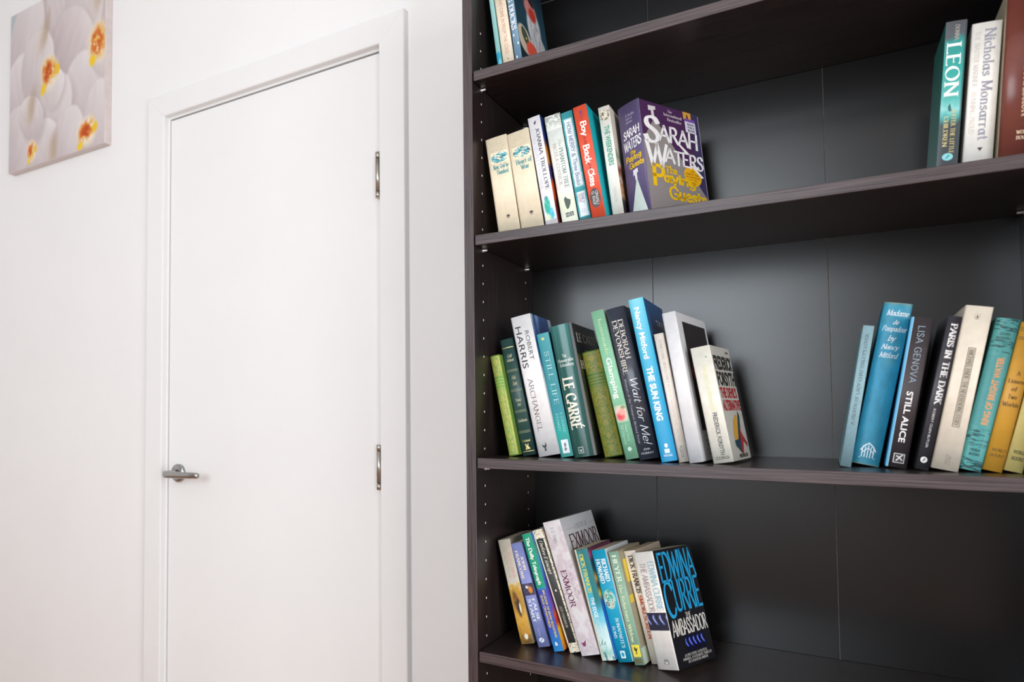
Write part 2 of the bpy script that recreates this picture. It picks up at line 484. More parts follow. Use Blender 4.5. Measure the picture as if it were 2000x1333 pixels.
# ------------------------------------------------------------------ pen lettering: letter skeletons drawn with a broad nib
XH = 0.64
GL = {
 'A': (.78, 'l 0,0 .39,1|l .39,1 .78,0|l .15,.34 .63,.34'), 'B': (.64, 'l .1,0 .1,1|c .1,1 .38,1 .52,.9 .54,.76 .5,.6 .36,.53 .1,.53|c .1,.53 .4,.53 .58,.45 .62,.27 .56,.08 .4,0 .1,0'),
 'C': (.76, 'c .72,.8 .6,.95 .42,1 .2,.93 .07,.72 .05,.48 .1,.22 .26,.04 .45,0 .62,.05 .74,.2'), 'D': (.78, 'l .1,0 .1,1|c .1,1 .38,1 .6,.9 .73,.68 .74,.45 .66,.18 .46,.02 .1,0'),
 'E': (.6, 'l .1,0 .1,1|l .1,1 .55,1|l .1,.52 .46,.52|l .1,0 .58,0'), 'F': (.56, 'l .1,0 .1,1|l .1,1 .54,1|l .1,.52 .44,.52'),
 'G': (.8, 'c .72,.8 .6,.95 .42,1 .2,.93 .07,.72 .05,.48 .1,.22 .26,.04 .45,0 .62,.04 .74,.14|l .74,.12 .74,.44|l .52,.44 .78,.44'),
 'H': (.8, 'l .1,0 .1,1|l .7,0 .7,1|l .1,.52 .7,.52'), 'I': (.2, 'l .1,0 .1,1'), 'J': (.4, 'l .3,1 .3,.2|c .3,.2 .26,.05 .15,0 .04,.06'),
 'K': (.72, 'l .1,0 .1,1|l .1,.42 .62,1|l .28,.58 .7,0'), 'L': (.58, 'l .1,0 .1,1|l .1,0 .56,0'), 'M': (.96, 'l .1,0 .13,1|l .13,1 .48,.08|l .48,.08 .83,1|l .83,1 .86,0'),
 'N': (.82, 'l .1,0 .1,1|l .1,1 .72,0|l .72,0 .72,1'), 'O': (.82, 'o .41,.5 .36,.5'), 'P': (.62, 'l .1,0 .1,1|c .1,1 .4,1 .55,.9 .59,.74 .53,.57 .38,.48 .1,.48'),
 'Q': (.84, 'o .41,.5 .36,.5|l .46,.16 .82,-.14'), 'R': (.7, 'l .1,0 .1,1|c .1,1 .38,1 .52,.9 .56,.75 .5,.58 .36,.5 .1,.5|l .34,.5 .68,0'),
 'S': (.58, 'c .5,.82 .42,.96 .28,1 .13,.94 .08,.78 .14,.63 .3,.53 .44,.42 .51,.26 .44,.07 .28,0 .12,.05 .05,.2'), 'T': (.7, 'l .35,0 .35,1|l .02,1 .68,1'),
 'U': (.78, 'l .1,1 .1,.34|c .1,.34 .14,.12 .26,.01 .4,0 .54,.02 .64,.12 .68,.34|l .68,.34 .68,1'), 'V': (.76, 'l .02,1 .38,0|l .38,0 .74,1'),
 'W': (1.1, 'l .02,1 .3,0|l .3,0 .55,.95|l .55,.95 .8,0|l .8,0 1.08,1'), 'X': (.72, 'l .04,1 .68,0|l .04,0 .66,1'), 'Y': (.72, 'l .02,1 .36,.46|l .7,1 .36,.46|l .36,.46 .36,0'),
 'Z': (.66, 'l .06,1 .6,1|l .6,1 .05,0|l .05,0 .62,0'),
 'a': (.6, 'o .25,.3 .19,.3|l .5,.62 .5,.12|c .5,.12 .51,.04 .55,.0 .61,.03'), 'b': (.58, 'l .1,1 .1,0|o .31,.31 .21,.31'), 'c': (.5, 'c .46,.52 .36,.62 .26,.63 .12,.53 .07,.32 .13,.1 .27,0 .38,.02 .47,.12'),
 'd': (.58, 'o .27,.31 .21,.31|l .48,1 .48,0'), 'e': (.54, 'c .08,.34 .46,.36 .43,.54 .28,.63 .13,.53 .07,.32 .13,.1 .28,0 .4,.02 .48,.12'), 'f': (.38, 'c .4,.93 .32,1 .22,.96 .18,.8|l .18,.8 .18,0|l .04,.62 .34,.62'),
 'g': (.56, 'o .27,.33 .2,.29|c .47,.62 .47,0 .44,-.2 .28,-.3 .1,-.22'), 'h': (.58, 'l .1,1 .1,0|c .1,.42 .2,.58 .34,.62 .45,.52 .47,.38|l .47,.38 .47,0'), 'i': (.2, 'l .1,.62 .1,0|d .1,.84'),
 'j': (.26, 'c .16,.62 .16,-.1 .12,-.26 .02,-.3|d .16,.84'), 'k': (.54, 'l .1,1 .1,0|l .1,.24 .46,.62|l .22,.36 .52,0'), 'l': (.2, 'l .1,1 .1,0'),
 'm': (.86, 'l .1,.62 .1,0|c .1,.42 .18,.58 .3,.62 .4,.54 .42,.4|l .42,.4 .42,0|c .42,.42 .5,.58 .62,.62 .73,.54 .75,.4|l .75,.4 .75,0'), 'n': (.58, 'l .1,.62 .1,0|c .1,.42 .2,.58 .34,.62 .45,.52 .47,.38|l .47,.38 .47,0'),
 'o': (.56, 'o .28,.31 .22,.31'), 'p': (.58, 'l .1,.62 .1,-.3|o .31,.31 .21,.31'), 'q': (.58, 'o .27,.31 .21,.31|l .48,.62 .48,-.3'), 'r': (.42, 'l .1,.62 .1,0|c .1,.4 .18,.56 .28,.62 .4,.58'),
 's': (.44, 'c .38,.5 .3,.62 .2,.63 .1,.55 .1,.43 .22,.34 .35,.27 .39,.14 .3,.02 .18,0 .06,.1'), 't': (.38, 'l .18,.88 .18,.14|c .18,.14 .22,.02 .3,0 .38,.06|l .04,.62 .34,.62'), 'u': (.58, 'l .1,.62 .1,.2|c .1,.2 .14,.04 .26,0 .4,.08 .47,.26|l .47,.62 .47,0'),
 'v': (.52, 'l .03,.62 .26,0|l .26,0 .5,.62'), 'w': (.78, 'l .03,.62 .22,0|l .22,0 .39,.56|l .39,.56 .57,0|l .57,0 .76,.62'), 'x': (.5, 'l .04,.62 .46,0|l .04,0 .46,.62'), 'y': (.52, 'l .03,.62 .26,.02|l .5,.62 .2,-.3'), 'z': (.48, 'l .05,.62 .43,.62|l .43,.62 .04,0|l .04,0 .45,0'),
 '.': (.22, 'd .11,.05'), ',': (.22, 'l .13,.08 .07,-.14'), '!': (.24, 'l .12,1 .12,.28|d .12,.05'), "'": (.18, 'l .1,1 .08,.76'), '&': (.8, 'c .74,.4 .6,.1 .36,0 .12,.08 .08,.28 .3,.52 .5,.74 .42,.96 .26,.98 .18,.8 .3,.5 .74,0'), '-': (.4, 'l .06,.36 .34,.36'), '(': (.3, 'c .26,1.08 .12,.8 .08,.44 .14,.1 .27,-.16'), ')': (.3, 'c .04,1.08 .18,.8 .22,.44 .16,.1 .03,-.16'),
 'É': (.6, 'l .1,0 .1,1|l .1,1 .55,1|l .1,.52 .46,.52|l .1,0 .58,0|l .26,1.12 .44,1.3'), 'Ú': (.78, 'l .1,1 .1,.34|c .1,.34 .14,.12 .26,.01 .4,0 .54,.02 .64,.12 .68,.34|l .68,.34 .68,1|l .34,1.12 .5,1.3'),
}
_pth = {}


def _glyph(ch):
    if ch in _pth:
        return _pth[ch]
    w, s = GL[ch]
    out = []
    for st in s.split('|'):
        k, *pt = st.split(' ')
        p = np.array([[float(q) for q in a.split(',')] for a in pt])
        if k == 'c':
            q = np.vstack([2 * p[0] - p[1], p, 2 * p[-1] - p[-2]])
            r = []
            for i in range(1, len(q) - 2):
                for t in np.linspace(0, 1, 4, endpoint=False):
                    r.append(.5 * ((2 * q[i]) + (-q[i - 1] + q[i + 1]) * t + (2 * q[i - 1] - 5 * q[i] + 4 * q[i + 1] - q[i + 2]) * t * t + (-q[i - 1] + 3 * q[i] - 3 * q[i + 1] + q[i + 2]) * t ** 3))
            r.append(p[-1])
            p = np.array(r)
        elif k == 'o':
            t = np.linspace(0, 2 * math.pi, 21)
            p = np.stack([p[0][0] + p[1][0] * np.cos(t), p[0][1] + p[1][1] * np.sin(t)], 1)
        out.append((k, p))
    _pth[ch] = (w, out)
    return _pth[ch]


def pen_text(text, thick=.13, thin=.04, serif=True, slant=0.0, space=.10, jit=0.0, angle=18, rnd=None):
    """-> verts (n,2) with cap height 1, faces, length"""
    V, Fc = [], []
    x = 0.0
    a = math.radians(angle)
    ux, uy = np.array([math.cos(a), math.sin(a)]), np.array([-math.sin(a), math.cos(a)])
    rng = random.Random(text)

    def quad(p0, p1, w0, w1):
        d = p1 - p0
        n = np.array([-d[1], d[0]])
        n /= max(1e-9, np.linalg.norm(n))
        b = len(V)
        V.extend([p0 + n * w0, p0 - n * w0, p1 - n * w1, p1 + n * w1])
        Fc.append((b, b + 1, b + 2, b + 3))

    def hw(d):
        n = np.array([-d[1], d[0]])
        n = n / max(1e-9, np.linalg.norm(n))
        return .5 * math.sqrt((thick * (n @ ux)) ** 2 + (thin * (n @ uy)) ** 2)
    for ch in text:
        if ch == ' ':
            x += .32 + space
            continue
        if ch not in GL:
            ch = '-'
        w, st = _glyph(ch)
        dy = rng.uniform(-jit, jit)
        for k, p in st:
            p = p + np.array([x, dy])
            if jit and k != 'd':
                p = p + np.array([rng.uniform(-jit, jit) * .4, 0])
            if k == 'd':
                c = p[0]
                b = len(V)
                rr = max(thick, .1) * .62
                for q in range(8):
                    V.append(c + rr * np.array([math.cos(q * math.pi / 4), math.sin(q * math.pi / 4)]))
                Fc.append(tuple(range(b, b + 8)))
                continue
            if k == 'l':
                L = np.linalg.norm(p[1] - p[0])
                nseg = max(1, int(L / .26))
                p = np.array([p[0] + (p[1] - p[0]) * t for t in np.linspace(0, 1, nseg + 1)])
            nrm = []
            for i in range(len(p)):
                d = p[min(i + 1, len(p) - 1)] - p[max(i - 1, 0)]
                if k == 'o' and i in (0, len(p) - 1):
                    d = p[1] - p[-2]
                n = np.array([-d[1], d[0]])
                nrm.append(n / max(1e-9, np.linalg.norm(n)) * hw(d))
            b = len(V)
            ext = .5 * thin if k != 'o' else 0
            for i in range(len(p)):
                q = p[i]
                if ext and i == 0:
                    d = p[0] - p[1]
                    q = q + d / max(1e-9, np.linalg.norm(d)) * ext
                elif ext and i == len(p) - 1:
                    d = p[-1] - p[-2]
                    q = q + d / max(1e-9, np.linalg.norm(d)) * ext
                V.extend([q + nrm[i], q - nrm[i]])
            for i in range(len(p) - 1):
                Fc.append((b + 2 * i, b + 2 * i + 1, b + 2 * i + 3, b + 2 * i + 2))
            if serif and k == 'l':
                for e, o_ in ((p[0], p[-1]), (p[-1], p[0])):
                    d = e - o_
                    yv = e[1] - dy
                    if abs(d[1]) > abs(d[0]) * .8 and min(abs(yv), abs(yv - 1), abs(yv - .62), abs(yv + .3)) < .02:
                        sl = .5 * thick + .075
                        quad(e - np.array([sl, 0]), e + np.array([sl, 0]), thin * .55, thin * .55)
                    elif abs(d[0]) > abs(d[1]) * 3 and ch in 'EFLTZÉ' and abs(d[0]) > .2 and (d[0] > 0 or ch in 'TZ'):
                        sy = -.1 if yv > .9 else (.1 if yv < .1 else 0)
                        quad(e, e + np.array([0, sy if sy else .07]), thin * .6, thin * .6)
        x += w + space
    V = np.array(V) if V else np.zeros((0, 2))
    if slant:
        V[:, 0] += V[:, 1] * slant
    return V, Fc, max(.01, x - space)


def sans_text(text, bold=0.0):
    c = bpy.data.curves.new('lettering', 'FONT')
    c.body = text
    c.offset = bold
    c.resolution_u = 3
    o = bpy.data.objects.new('lettering', c)
    COL.objects.link(o)
    me = o.to_mesh()
    V = np.array([(v.co.x, v.co.y) for v in me.vertices])
    Fc = [tuple(p.vertices) for p in me.polygons]
    o.to_mesh_clear()
    bpy.data.objects.remove(o)
    bpy.data.curves.remove(c)
    cap = 0.73
    V = V / cap
    x0, x1 = V[:, 0].min(), V[:, 0].max()
    V[:, 0] -= x0
    return V, Fc, x1 - x0


STY = {
    'serif': dict(thick=.17, thin=.05, serif=True), 'serifb': dict(thick=.24, thin=.08, serif=True, space=.12), 'serift': dict(thick=.10, thin=.045, serif=True, space=.14),
    'italic': dict(thick=.14, thin=.05, serif=False, slant=.22), 'script': dict(thick=.15, thin=.06, serif=True, slant=.3, angle=35, space=.04),
    'hand': dict(thick=.15, thin=.14, serif=False, slant=.06, jit=.05, space=.06), 'handb': dict(thick=.2, thin=.18, serif=False, slant=.04, jit=.06, space=.05), 'handt': dict(thick=.085, thin=.06, serif=False, slant=.25, jit=.03, space=.03),
    'deco': dict(thick=.2, thin=.1, serif=False, slant=.08, jit=.04, space=.03, angle=30), 'thin': dict(thick=.075, thin=.07, serif=False, space=.16), 'black': dict(thick=.27, thin=.07, serif=True, angle=40, space=.07),
    'cond': dict(thick=.17, thin=.085, serif=False, space=.04),
}


def lettering(text, style):
    if style == 'sans':
        return sans_text(text)
    if style == 'bold':
        return sans_text(text, .022)
    if style == 'heavy':
        return sans_text(text, .04)
    return pen_text(text, **STY[style])


# ------------------------------------------------------------------ colour painting for printed pictures
def fbm(x, y, seed=0, oct=4):
    r = np.random.RandomState(seed)
    g = r.rand(64, 64)
    out, amp, tot = 0, 1, 0
    x = np.asarray(x, float)
    y = np.asarray(y, float)
    for k in range(oct):
        xi, yi = np.floor(x).astype(int), np.floor(y).astype(int)
        fx, fy = x - xi, y - yi
        fx, fy = fx * fx * (3 - 2 * fx), fy * fy * (3 - 2 * fy)
        a, b, c, d = g[yi % 64, xi % 64], g[yi % 64, (xi + 1) % 64], g[(yi + 1) % 64, xi % 64], g[(yi + 1) % 64, (xi + 1) % 64]
        out = out + amp * ((a * (1 - fx) + b * fx) * (1 - fy) + (c * (1 - fx) + d * fx) * fy)
        tot += amp
        amp *= .5
        x, y = x * 2.03 + 7.1, y * 2.03 + 3.7
    return out / tot


def hx(c):
    c = c.lstrip('#')
    return np.array([int(c[i:i + 2], 16) / 255 for i in (0, 2, 4)])


def sst(a, b, x):
    t = np.clip((x - a) / (b - a), 0, 1)
    return t * t * (3 - 2 * t)


def mixc(base, col, m):
    col = hx(col) if isinstance(col, str) else np.asarray(col)
    return base * (1 - m[..., None]) + col * m[..., None]


def ell(u, v, cu, cv, ru, rv, ang=0, soft=.15):
    a = math.radians(ang)
    du, dv = u - cu, v - cv
    p = (du * math.cos(a) + dv * math.sin(a)) / ru
    q = (-du * math.sin(a) + dv * math.cos(a)) / rv
    return 1 - sst(1 - soft, 1 + soft, np.sqrt(p * p + q * q))


def ramp(v, stops):
    out = np.zeros(v.shape + (3,))
    ps = [s[0] for s in stops]
    cs = np.array([hx(s[1]) for s in stops])
    for k in range(3):
        out[..., k] = np.interp(v, ps, cs[:, k])
    return out


# ------------------------------------------------------------------ books
class Book:
    def __init__(self, key, pose, name, label, group, spine='#ffffff', front=None, back=None, pages='#e6dac2', hard=False, bulge=None, rough=.42, cat='book', cloth=False):
        X, Y, th, yaw, h, w, d = pose
        shelf, right = SHELF_OF[key[0]]
        if right:      # pose gives the foot corner the book rests on
            X -= w * math.cos(th) * math.cos(yaw)
            Y -= w * math.cos(th) * math.sin(yaw)
            z = SH[shelf] - w * math.sin(th)
        else:
            z = SH[shelf]
        self.h, self.w, self.d = h, w, d
        self.vis = VIS.get(key, 1.0)
        self.rough = rough
        self.root = empty(name, (X, Y, z + 0.0002), (0, -th, yaw))
        tag(self.root, label, cat, group)
        front = front or spine
        back = back or front
        self.hard = hard
        b = self.bulge = bulge if bulge is not None else (0.0022 if hard else 0.0007)
        tcv = 0.0022 if hard else 0.0006
        sp_n = 14

        def cov(c):
            return mottled('book_cloth' if cloth else 'book_cover', c, rough if not cloth else .75, .05 if not cloth else .12, (90, 90, 90) if not cloth else (700, 700, 700), bump=.25 if cloth else .04, bscale=1400 if cloth else 500, spec=.45 if not cloth else .25)
        # spine: a curved strip with thickness
        ys = 0.0012 if hard else 0.0005
        vv, ff = [], []
        for i in range(sp_n + 1):
            s = w * i / sp_n
            y = self.sy(s)
            yb = y + ys if 0 < i < sp_n else ys
            for yy, zz in ((y, 0), (y, h), (yb, h), (yb, 0)):
                vv.append((s, yy, zz))
        for i in range(sp_n):
            p, q = 4 * i, 4 * (i + 1)
            ff += [(p, q, q + 1, p + 1), (p + 1, q + 1, q + 2, p + 2), (p + 2, q + 2, q + 3, p + 3), (p + 3, q + 3, q, p)]
        ff += [(0, 1, 2, 3), (4 * sp_n + 3, 4 * sp_n + 2, 4 * sp_n + 1, 4 * sp_n)]
        so = pymesh('spine', vv, ff, cov(spine), self.root)
        for p in so.data.polygons:
            p.use_smooth = abs(p.normal.y) > .5 and p.normal.y < 0
        self.parts = {'spine': so}
        self.parts['front'] = box('front_cover', w - tcv, w, ys + .0001, d, 0, h, cov(front), self.root, bevel=tcv * .3, seg=1)
        self.parts['back'] = box('back_cover', 0, tcv, ys + .0001, d, 0, h, cov(back), self.root, bevel=tcv * .3, seg=1)
        ins = 0.0032 if hard else 0.0003
        self.parts['pages'] = box('page_block', tcv + .00005, w - tcv - .00005, ys + .0003, d - ins * 1.2, ins, h - ins, paper(pages), self.root)

    def sy(self, s):
        t = 2 * s / self.w - 1
        return -self.bulge * (1 - t * t * (0.55 + 0.45 * t * t))

    def face(self, f):
        w, d = self.w, self.d
        if f == 'spine':
            return w, lambda s, t, o: (s, self.sy(min(max(s, 0), w)) - o, t)
        if f == 'front':
            return d, lambda s, t, o: (w + o, s, t)
        return d, lambda s, t, o: (-o, d - s, t)

    def add(self, f, name, pts, faces, col, lift=.00025, rough=None, cut=False):
        S, fn = self.face(f)
        m = col if not isinstance(col, (str, tuple, list)) else mottled('ink', col, self.rough if rough is None else rough, .03, (120, 120, 120), spec=.4)
        me = bpy.data.meshes.new(name)
        if cut and f == 'spine':
            bm = bmesh.new()
            bv = [bm.verts.new((p[0], p[1], 0)) for p in pts]
            for q in faces:
                try:
                    bm.faces.new([bv[i] for i in q])
                except ValueError:
                    pass
            for k in range(1, 10):
                bmesh.ops.bisect_plane(bm, geom=list(bm.verts) + list(bm.edges) + list(bm.faces), plane_co=(S * k / 10, 0, 0), plane_no=(1, 0, 0))
            for v in bm.verts:
                v.co = fn(v.co.x, v.co.y, lift)
            bm.to_mesh(me)
            bm.free()
        else:
            me.from_pydata([fn(p[0], p[1], lift) for p in pts], [], faces)
        me.update()
        return link(name, me, m, self.parts[f])

    def text(self, f, text, a0, a1, v0, v1, col, style='sans', way='d', lift=.0004, name='lettering', skew=0.0):
        V, Fc, L = lettering(text, style)
        S, _ = self.face(f)
        a0, a1 = self.av(f, a0), self.av(f, a1)
        H = self.h
        x, y = V[:, 0] / L, V[:, 1]
        if way == 'h':
            s = S * (v0 + (v1 - v0) * x)
            t = H * (1 - a1 + (a1 - a0) * (y + skew * x))
        elif way == 'd':
            s = S * (v0 + (v1 - v0) * y)
            t = H * (1 - (a0 + (a1 - a0) * x))
        else:
            t = H * (1 - (a1 - (a1 - a0) * x))
            s = S * (v1 - (v1 - v0) * y)
        if f == 'spine':
            s = np.clip(s, S * .01, S * .99)
        return self.add(f, name, list(zip(s, t)), Fc, col, lift, cut=style in ('sans', 'bold', 'heavy'))

    def av(self, f, a):
        return a * self.vis if f == 'spine' and a < .99 else a

    def rect(self, f, a0, a1, v0, v1, col, name='printed_panel', lift=.00015):
        S, _ = self.face(f)
        a0, a1 = self.av(f, a0), self.av(f, a1)
        n = 10
        pts, fc = [], []
        for i in range(n + 1):
            s = S * (v0 + (v1 - v0) * i / n)
            pts += [(s, self.h * (1 - a1)), (s, self.h * (1 - a0))]
        for i in range(n):
            fc.append((2 * i, 2 * i + 2, 2 * i + 3, 2 * i + 1))
        return self.add(f, name, pts, fc, col, lift)

    def poly(self, f, vp, col, name='printed_emblem', lift=.0003):
        """vp: (v, a) fractions"""
        S, _ = self.face(f)
        return self.add(f, name, [(S * v, self.h * (1 - self.av(f, a))) for v, a in vp], [tuple(range(len(vp)))], col, lift, cut=True)

    def oval(self, f, a, v, ra, rv, col, name='printed_emblem', lift=.0003, n=20):
        return self.poly(f, [(v + rv * math.cos(2 * math.pi * k / n), a + ra * math.sin(2 * math.pi * k / n)) for k in range(n)], col, name, lift)

    def line(self, f, vp, wid, col, name='printed_line', lift=.00035):
        S, _ = self.face(f)
        P = np.array([(S * v, self.h * (1 - self.av(f, a))) for v, a in vp])
        pts, fc = [], []
        for i in range(len(P)):
            d = P[min(i + 1, len(P) - 1)] - P[max(i - 1, 0)]
            n = np.array([-d[1], d[0]])
            n = n / max(1e-9, np.linalg.norm(n)) * wid / 2
            pts += [tuple(P[i] + n), tuple(P[i] - n)]
        for i in range(len(P) - 1):
            fc.append((2 * i, 2 * i + 1, 2 * i + 3, 2 * i + 2))
        return self.add(f, name, pts, fc, col, lift)

    def paint(self, f, a0, a1, v0, v1, fn, res=.0006, name='printed_picture', lift=.00015):
        """fn(u, v, x, y) -> rgb ; u,v in 0..1 over the panel (v down), x,y in mm"""
        S, pf = self.face(f)
        a0, a1 = self.av(f, a0), self.av(f, a1)
        wd, hg = S * (v1 - v0), self.h * (a1 - a0)
        nx, ny = max(6, int(wd / res)), max(6, int(hg / res))
        uu, vv = np.meshgrid(np.linspace(0, 1, nx + 1), np.linspace(0, 1, ny + 1))
        rgb = np.clip(fn(uu, vv, uu * wd * 1000, vv * hg * 1000), 0, 1)
        P = []
        for j in range(ny + 1):
            t = self.h * (1 - (a0 + (a1 - a0) * j / ny))
            for i in range(nx + 1):
                P.append(pf(S * (v0 + (v1 - v0) * i / nx), t, lift))
        Fc = [(j * (nx + 1) + i, (j + 1) * (nx + 1) + i, (j + 1) * (nx + 1) + i + 1, j * (nx + 1) + i + 1) for j in range(ny) for i in range(nx)]
        me = bpy.data.meshes.new(name)
        me.from_pydata(P, [], Fc)
        at = me.color_attributes.new('ink', 'FLOAT_COLOR', 'POINT')
        c = np.ones(((nx + 1) * (ny + 1), 4))
        c[:, :3] = lin(rgb.reshape(-1, 3))
        at.data.foreach_set('color', c.ravel())
        me.update()
        return link(name, me, print_mat(self.rough), self.parts[f])


VIS = {'B1': .945, 'B2': .945, 'B3': .94, 'B4': .94, 'B5': .94, 'B6': .945, 'B7': .915, 'B8': .90, 'F1': .93, 'F2': .93, 'F3': .93}
SHELF_OF = {'A': (1, 0), 'B': (2, 0), 'C': (3, 0), 'D': (4, 0), 'E': (3, 1), 'F': (2, 1)}
POSE = {
    'A1': [.0316, .0450, .122, 0.0, .190, .0078, .120], 'A2': [.0419, .0460, .130, 0.0, .178, .0198, .110], 'A3': [.0642, .0450, .130, -.085, .198, .0125, .129],
    'B1': [0.03135, 0.03727, 0.13259, 0.06855, 0.17522, 0.03826, 0.10922], 'B2': [0.07212, 0.03951, 0.14339, 0.03005, 0.17778, 0.03901, 0.11], 'B3': [0.11506, 0.03955, 0.15375, 0.02203, 0.19802, 0.02074, 0.129], 'B4': [0.14039, 0.04918, 0.15066, 0.05749, 0.197, 0.0264, 0.129], 'B5': [0.16953, 0.04799, 0.155, 0.02846, 0.197, 0.01868, 0.129], 'B6': [0.19182, 0.03866, 0.15116, -0.01316, 0.198, 0.02171, 0.129], 'B7': [0.21898, 0.06193, 0.1142, -0.00221, 0.197, 0.01769, 0.129], 'B8': [0.24216, 0.0754, 0.11706, -0.48031, 0.19659, 0.04103, 0.14795],
    'C1': [0.0346, 0.06424, 0.19362, 0.00254, 0.17859, 0.0180, 0.11925], 'C2': [0.0545, 0.07602, 0.19358, 0.00444, 0.20744, 0.02424, 0.14], 'C3': [0.08564, 0.07008, 0.19304, 0.05556, 0.24587, 0.03501, 0.12428], 'C4': [0.12104, 0.07911, 0.18908, 0.01392, 0.21442, 0.02161, 0.13494], 'C5': [0.14478, 0.07658, 0.17491, 0.02462, 0.22484, 0.03752, 0.14897], 'C6': [0.18715, 0.1029, 0.20004, 0.01218, 0.18057, 0.03071, 0.12], 'C7': [0.22839, 0.07209, 0.21272, 0.01032, 0.24679, 0.01996, 0.15], 'C8': [0.24903, 0.07397, 0.19727, 0.00158, 0.248, 0.02987, 0.156], 'C9': [0.28694, 0.04821, 0.17581, 0.01789, 0.25633, 0.0224, 0.16], 'C10': [0.30981, 0.05765, 0.16473, -0.00108, 0.19993, 0.0141, 0.129], 'C11': [0.32587, 0.04989, 0.15438, -0.09866, 0.23086, 0.01939, 0.17227], 'C12': [0.35836, 0.05292, 0.16828, -0.10846, 0.17482, 0.02732, 0.11419],
    'D1': [0.04751, 0.07601, 0.23302, 0.00902, 0.17854, 0.02266, 0.11], 'D2': [0.07817, 0.07556, 0.27207, 0.00901, 0.17626, 0.02056, 0.11], 'D3': [0.10807, 0.06895, 0.2827, -0.00182, 0.19676, 0.0164, 0.129], 'D4': [0.13207, 0.07762, 0.31329, -0.00112, 0.20549, 0.01813, 0.13], 'D5': [0.15277, 0.0725, 0.30114, -0.0881, 0.22064, 0.0312, 0.14181], 'D6': [0.18654, 0.06918, 0.25042, -0.0881, 0.17733, 0.02242, 0.10285], 'D7': [0.21045, 0.07556, 0.24019, -0.10628, 0.17698, 0.02305, 0.10432], 'D8': [0.23534, 0.07669, 0.22714, -0.10129, 0.17693, 0.01564, 0.10259], 'D9': [0.25659, 0.09595, 0.24125, -0.14309, 0.17698, 0.01911, 0.11023], 'D10': [0.27004, 0.0775, 0.23549, -0.39187, 0.1777, 0.03579, 0.10172],
    'E1': [0.52633, 0.07968, -0.16198, 0.01564, 0.19637, 0.01256, 0.129], 'E2': [0.55873, 0.10351, -0.19423, -0.00827, 0.22668, 0.03211, 0.145], 'E3': [0.58775, 0.0796, -0.16919, -0.01249, 0.20245, 0.0233, 0.129], 'E4': [0.60944, 0.06423, -0.19903, -0.00756, 0.20165, 0.01415, 0.129], 'E5': [0.63818, 0.05604, -0.19379, -0.00868, 0.21067, 0.02697, 0.135], 'E6': [0.66176, 0.06865, -0.22576, -0.02304, 0.19491, 0.02287, 0.13], 'E7': [0.6824, 0.071, -0.22856, -0.0215, 0.1887, 0.01957, 0.13], 'E8': [.7016, .0710, -.2350, -.02, .165, .0178, .125],
    'F1': [0.64829, 0.0576, -0.0835, 0.01924, 0.19953, 0.02146, 0.11], 'F2': [0.68291, 0.06148, -0.08597, -0.0006, 0.19, 0.02943, 0.125], 'F3': [.7236, .0500, -.077, 0.0, .222, .0370, .150],
}
GA, GB, GC, GD, GE, GF = ('books at the left of the top shelf', 'books at the left of the second shelf', 'books at the left of the third shelf', 'books at the left of the lowest shelf', 'books at the right of the third shelf', 'books at the right of the second shelf')


def bk(key, name, label, group, **kw):
    return Book(key, POSE[key], name, label, group, **kw)

# ---- top shelf, left
b = bk('A1', 'paperback', 'thin pale teal paperback nearest the side panel on the top shelf', GA, spine='#8fc4bf', pages='#d9d2c0')
b.paint('spine', 0, 1, .02, .98, lambda u, v, x, y: mixc(ramp(v + .03 * fbm(x * .4, y * .15, 3), [(0, '#9fcfca'), (.5, '#8fc2bf'), (.78, '#86bdb9'), (.8, '#1f9fc0'), (1, '#1d93b4')]), '#d8eef0', ell(u, v, .7, .9, .3, .06, 0, .4) * .6))
b = bk('A2', 'paperback', 'cream paperback with faint red spine lettering on the top shelf', GA, spine='#efe0c8', pages='#e0d3b8')
b.text('spine', 'THE SPY WHO CAME IN FROM THE COLD', .04, .80, .36, .70, '#dca58c', 'sans')
b.oval('spine', .90, .5, .022, .16, '#d9b25a')
b.oval('spine', .85, .5, .006, .05, '#5a5048')
b = bk('A3', 'paperback', 'dark blue paperback showing a white goose on its cover, top shelf', GA, spine='#7296ad', front='#22323d', pages='#ddd3bf')
b.text('spine', 'PLAYING DUCKS', .06, .62, .16, .80, '#e9ecf6', 'serifb')
for a_, v_ in ((.67, .3), (.755, .78), (.875, .35)):
    b.oval('spine', a_, v_, .013, .10, '#f1f5f8')


def goose(u, v, x, y):
    v = (v - .08) / .74
    u = .44 + (u - .5) / 1.3
    c = ramp(v, [(0, '#1d2c38'), (.5, '#24414f'), (1, '#22333c')])
    c = mixc(c, '#2f5c70', ell(u, v, .62, .5, .5, .35, 0, .8) * .5)
    f = fbm(x * .5, y * .08, 5)
    body = np.clip(ell(u, v, .50, .52, .17, .30, 0, .12) + ell(u, v, .55, .74, .20, .16, -18, .15), 0, 1)
    c = mixc(c, '#dfe0e3', body)
    c = mixc(c, '#a9acb4', body * sst(.5, .62, f))
    c = mixc(c, '#d88b84', ell(u, v, .46, .28, .15, .13, 0, .25))
    c = mixc(c, '#c9433a', ell(u, v, .50, .34, .09, .09, 20, .3))
    c = mixc(c, '#3a2a2c', ell(u, v, .50, .17, .08, .04, 30, .2))
    c = mixc(c, '#d9c7b5', ell(u, v, .20, .80, .16, .19, -24, .1))
    c = mixc(c, '#4c5a44', ell(u, v, .22, .75, .07, .12, -28, .15))
    c = mixc(c, '#f0604a', ell(u, v, .36, .88, .14, .11, -10, .15))
    c = mixc(c, '#e0c98a', ell(u, v, .24, .77, .02, .015, 0, .3))
    c = mixc(c, '#3c3f48', ell(u, v, .56, .92, .07, .06, 0, .2))
    return c


b.paint('front', 0, 1, .01, .99, goose, res=.001)

